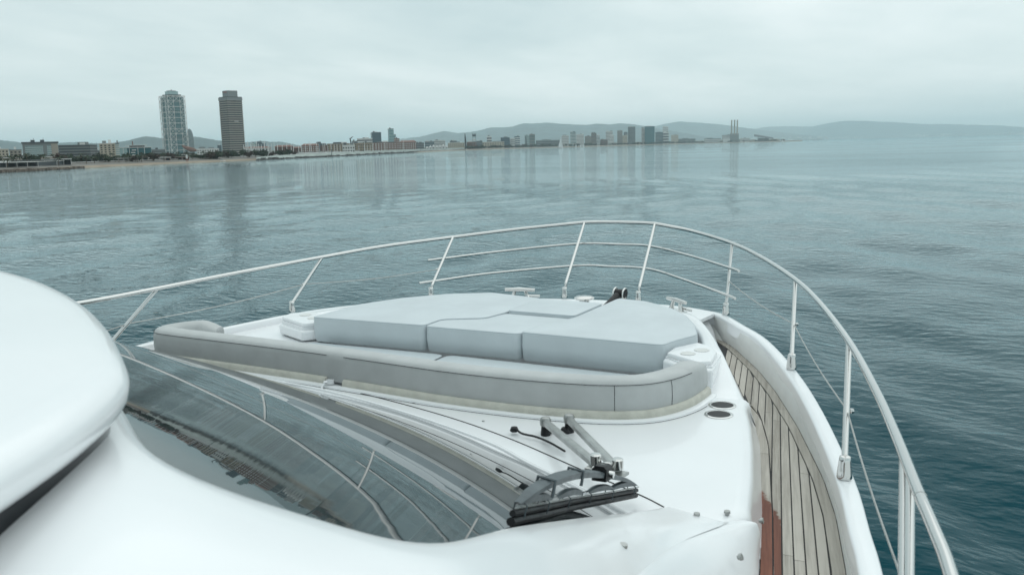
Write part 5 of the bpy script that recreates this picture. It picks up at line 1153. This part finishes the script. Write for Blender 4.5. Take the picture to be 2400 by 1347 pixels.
# ---- guard rail
def rails():
    g = empty('guard_rail', (0, 0, 0)); g.parent = yacht
    port = [(-1.75, 1.9, -.685), (-1.69, 2.631, -.68), (-1.655, 2.95, -.68), (-1.625, 3.32, -.675), (-1.60, 3.855, -.67), (-1.52, 4.494, -.66), (-1.318, 4.895, -.63), (-1.0, 5.255, -.60), (-.612, 5.496, -.56), (-.181, 5.651, -.52)]
    stb = [(.314, 5.637, -.52), (.576, 5.554, -.555), (.911, 5.175, -.585), (1.175, 4.677, -.605), (1.413, 4.094, -.62), (1.577, 3.536, -.62), (1.74, 2.859, -.62), (1.843, 2.333, -.62), (1.906, 1.958, -.62), (1.951, 1.66, -.62), (1.979, 1.488, -.62), (2.001, 1.332, -.62), (2.03, 1.0, -.62), (2.07, .4, -.62)]
    front = [(-.181, 5.651, -.52), (-.05, 5.67, -.518), (.18, 5.665, -.518), (.314, 5.637, -.52)]
    path = cr(VV(port), 6)[:-1] + cr(VV(front), 4)[:-1] + cr(VV(stb), 6)
    MB().tube(path, .0175, 12).build('top_rail', steel, g, True)
    j = VV([stb[9]])[0]; d = (VV([stb[10]])[0] - j).normalized(); MB().tube([j + d * .06, j + d * .066], .0182, 12).build('rail_joint', brushed, g)
    for z0, pts in ((0, [(-1.075, 5.045, -.735), (-1.0, 5.13, -.73), (-.726, 5.43, -.71), (-.234, 5.612, -.665), (.046, 5.65, -.665), (.29, 5.60, -.665), (.628, 5.348, -.69), (.93, 5.02, -.708), (1.0, 4.93, -.712)]),
                    (1, [(-1.055, 4.89, -.865), (-.98, 4.985, -.86), (-.715, 5.283, -.84), (-.2, 5.50, -.80), (.009, 5.53, -.80), (.31, 5.49, -.80), (.614, 5.27, -.83), (.915, 4.99, -.858), (.985, 4.915, -.865)])):
        o = MB().tube(cr(VV(pts), 6), .0122, 10).build('mid_rail' if z0 == 0 else 'lower_rail', steel, g, True)
    def stan(base, elbow, top, r=.0155):
        b_, e_, t_ = V(*base), V(*elbow), V(*top)
        pa = [b_ + Vector((0, 0, .02)), b_.lerp(e_, .8), e_, e_.lerp(t_, .12), t_]
        MB().tube(cr(pa, 5), r, 10).build('stanchion', steel, g, True)
        MB().lathe([(.033, 0), (.035, .004), (.034, .02), (.031, .05), (.027, .085), (.0245, .105), (.0185, .108)], tuple(b_), 16).build('stanchion_foot', steel, g, True, 60)
    stan((-1.565, 4.228, -.967), (-1.56, 4.235, -.905), (-1.52, 4.494, -.662))
    stan((-1.72, 3.02, -.967), (-1.715, 3.03, -.91), (-1.635, 3.27, -.678))
    stan((-.994, 4.933, -.962), (-.99, 4.945, -.885), (-.995, 5.255, -.60))
    stan((-.158, 5.203, -.965), (-.155, 5.22, -.875), (-.185, 5.651, -.52))
    stan((.337, 5.194, -.965), (.34, 5.21, -.875), (.314, 5.637, -.52))
    stan((.926, 4.957, -.967), (.925, 4.975, -.90), (.911, 5.175, -.587))
    stan((1.442, 3.827, -.967), (1.441, 3.835, -.92), (1.413, 4.094, -.622))
    stan((1.76, 2.599, -.967), (1.759, 2.605, -.92), (1.74, 2.859, -.622))
    stan((1.945, 1.52, -.967), (1.944, 1.525, -.92), (1.925, 1.83, -.622)); stan((1.955, 1.46, -.967), (1.954, 1.465, -.92), (1.938, 1.74, -.622))
    # lifelines
    for pts in ([(-1.70, 2.4, -.85), (-1.69, 3.12, -.835), (-1.545, 4.34, -.81), (-.992, 5.04, -.79)], [(.918, 5.06, -.79), (1.43, 3.95, -.795), (1.752, 2.72, -.80), (1.935, 1.66, -.80)]):
        for a, c in zip(pts[:-1], pts[1:]):
            A_, C_ = V(*a), V(*c); MB().tube([A_.lerp(C_, i / 8) - Vector((0, 0, .025 * math.sin(math.pi * i / 8))) for i in range(9)], .0042, 6).build('lifeline', brushed, g)
        for a in pts[1:]: MB().lathe([(.010, -.01), (.014, 0), (.010, .01)], tuple(V(*a) + Vector((.02 if a[0] > 0 else -.02, 0, 0))), 10).build('lifeline_eye', steel, g, True)
rails()

# ---- windscreen wiper on the starboard side
def wiper():
    w = empty('windscreen_wiper', tuple(V(.77, 2.73, -1.0))); w.parent = yacht; O_ = V(.77, 2.73, -1.0)
    def ad(b, name, m_, smooth=True):
        b.v = [tuple(Vector(p) - O_) for p in b.v]; return b.build(name, m_, w, smooth)
    def bar(p, q, wd, hg, name, m_, lift=0):
        d = (q - p); L_ = d.length; d.normalize(); s = d.cross(Vector((0, 0, 1))).normalized(); u = s.cross(d)
        vs = []
        for c in (p, q):
            for a, h_ in ((-1, -1), (1, -1), (1, .6), (.6, 1), (-.6, 1), (-1, .6)): vs.append(c + s * a * wd + u * h_ * hg)
        return ad(MB().add(vs, [(0, 1, 2, 3, 4, 5), (11, 10, 9, 8, 7, 6)] + [(i, (i + 1) % 6, 6 + (i + 1) % 6, 6 + i) for i in range(6)]), name, m_, False)
    p1, p2 = V(.765, 2.73, -.952), V(.83, 2.79, -.952); q1, q2 = V(1.128, 2.245, -.888), V(1.197, 2.232, -.888)
    bar(p1, q1, .020, .014, 'arm', brushed); bar(p2, q2, .020, .014, 'arm', brushed)
    for p in (p1, p2):
        ad(MB().tube([p - Vector((0, 0, .10)), p - Vector((0, 0, .0))], [.03, .022], 12), 'spindle', black)
        ad(MB().lathe([(.030, -.02), (.032, .012), (.024, .026), (.004, .03)], tuple(p), 14), 'pivot_cap', brushed)
    for q in (q1, q2):
        ad(MB().lathe([(.020, -.01), (.026, -.008), (.026, .034), (.02, .04), (.002, .041)], tuple(q + Vector((0, 0, .008))), 14), 'bolt', steel)
    c = (q1 + q2) / 2; d = (q2 - q1).normalized()
    bar(q1 - d * .04 - Vector((0, 0, .022)), q2 + d * .04 - Vector((0, 0, .022)), .032, .007, 'link_plate', brushed)
    ad(MB().lathe([(.018, -.02), (.022, .0), (.022, .02), (.016, .024), (.002, .025)], tuple(c - Vector((0, 0, .006))), 6), 'bolt', steel)
    # blade and its bridges
    B = [V(1.327, 1.278, -.63), V(1.295, 1.484, -.706), V(1.246, 1.765, -.81), V(1.228, 2.027, -.90), V(1.236, 2.272, -.975)]
    Bc = cr(B, 8); up_ = Vector((.12, .34, .93)).normalized(); n = len(Bc) - 1
    def at(u): i = min(int(u * n), n - 1); return Bc[i].lerp(Bc[i + 1], u * n - i)
    ad(MB().tube([p + up_ * .000 for p in Bc], .0125, 8), 'rubber_blade', black)
    ad(MB().tube([p + up_ * .023 for p in Bc], .0095, 8), 'blade_backing', black)
    ad(MB().tube([p + up_ * .040 + Vector((.006, -.003, 0)) for p in Bc], .0028, 5), 'spring_strip', brushed)
    def bridge(u0, u1, h_, name, m_, r0=.012):
        pts = [at(u0 + (u1 - u0) * k / 12) + up_ * (.05 + h_ * math.sin(math.pi * k / 12) ** .75) for k in range(13)]
        rows = []
        for i, p in enumerate(pts):
            t = (pts[min(i + 1, 12)] - pts[max(i - 1, 0)]).normalized(); s = t.cross(up_).normalized(); k = math.sin(math.pi * i / 12) ** .5
            wd = r0 * (.55 + .9 * k); rows.append([p + s * wd - up_ * .017 * (k + .2), p + s * wd, p + up_ * .004, p - s * wd, p - s * wd - up_ * .017 * (k + .2)])
        ad(MB().grid(rows), name, m_)
    bridge(.02, .98, .085, 'main_bridge', wiperg, .017)
    for u0, u1 in ((.02, .30), (.34, .56), (.60, .80), (.78, .98)): bridge(u0, u1, .022, 'claw', wiperg, .008)
    for u in (.05, .24, .42, .60, .78, .95):
        p = at(u); t = (at(min(u + .02, 1)) - p).normalized(); s = t.cross(up_).normalized()
        ad(MB().tube([p + s * .017 + up_ * .01, p + s * .018 + up_ * .045, p + up_ * .056, p - s * .018 + up_ * .045, p - s * .017 + up_ * .01], .0026, 5), 'clip', wiperg)
    for u in (.22, .46):
        p = at(u) + up_ * (.05 + .085 * math.sin(math.pi * (u - .02) / .96) ** .75); t = (at(u + .02) - at(u)).normalized(); s = t.cross(up_).normalized()
        ad(MB().tube([p + s * .03 - up_ * .045, p + s * .028 + up_ * .006, p - s * .028 + up_ * .006, p - s * .03 - up_ * .045], .006, 6), 'bracket', wiperg)
    p = at(.68) + up_ * .13
    bar(p - Vector((.0, .035, .0)), p + Vector((.0, .035, -.01)), .03, .03, 'head_block', black)
    ad(MB().tube([p + Vector((-.04, 0, .0)), p + Vector((.05, 0, -.01))], .014, 10), 'hinge_pin', steel)
    ad(MB().tube([c - Vector((0, 0, .03)), p + up_ * .01], .02, 8), 'swivel', brushed)
    # washer hose and second hose lying on the deck
    for pts in ([(.667, 2.69, -.975), (.70, 2.675, -.985), (.76, 2.66, -.985), (.83, 2.62, -.985), (.90, 2.575, -.99)],):
        ad(MB().tube(cr(VV(pts), 6), .006, 6), 'washer_hose', black)
    ad(MB().lathe([(.02, -.006), (.026, 0), (.018, .02), (.004, .024)], tuple(V(.66, 2.695, -.985)), 12), 'washer_nozzle', black)
    # hose clipped to the pane below the arms
    for x0, y0 in ((.86, 2.70), (.92, 2.73)):
        ad(MB().lathe([(.030, 0), (.034, .01), (.022, .03), (.01, .034)], tuple(V(x0 - .10, y0 + .05, -1.0)), 12), 'spindle_base', black)
wiper()
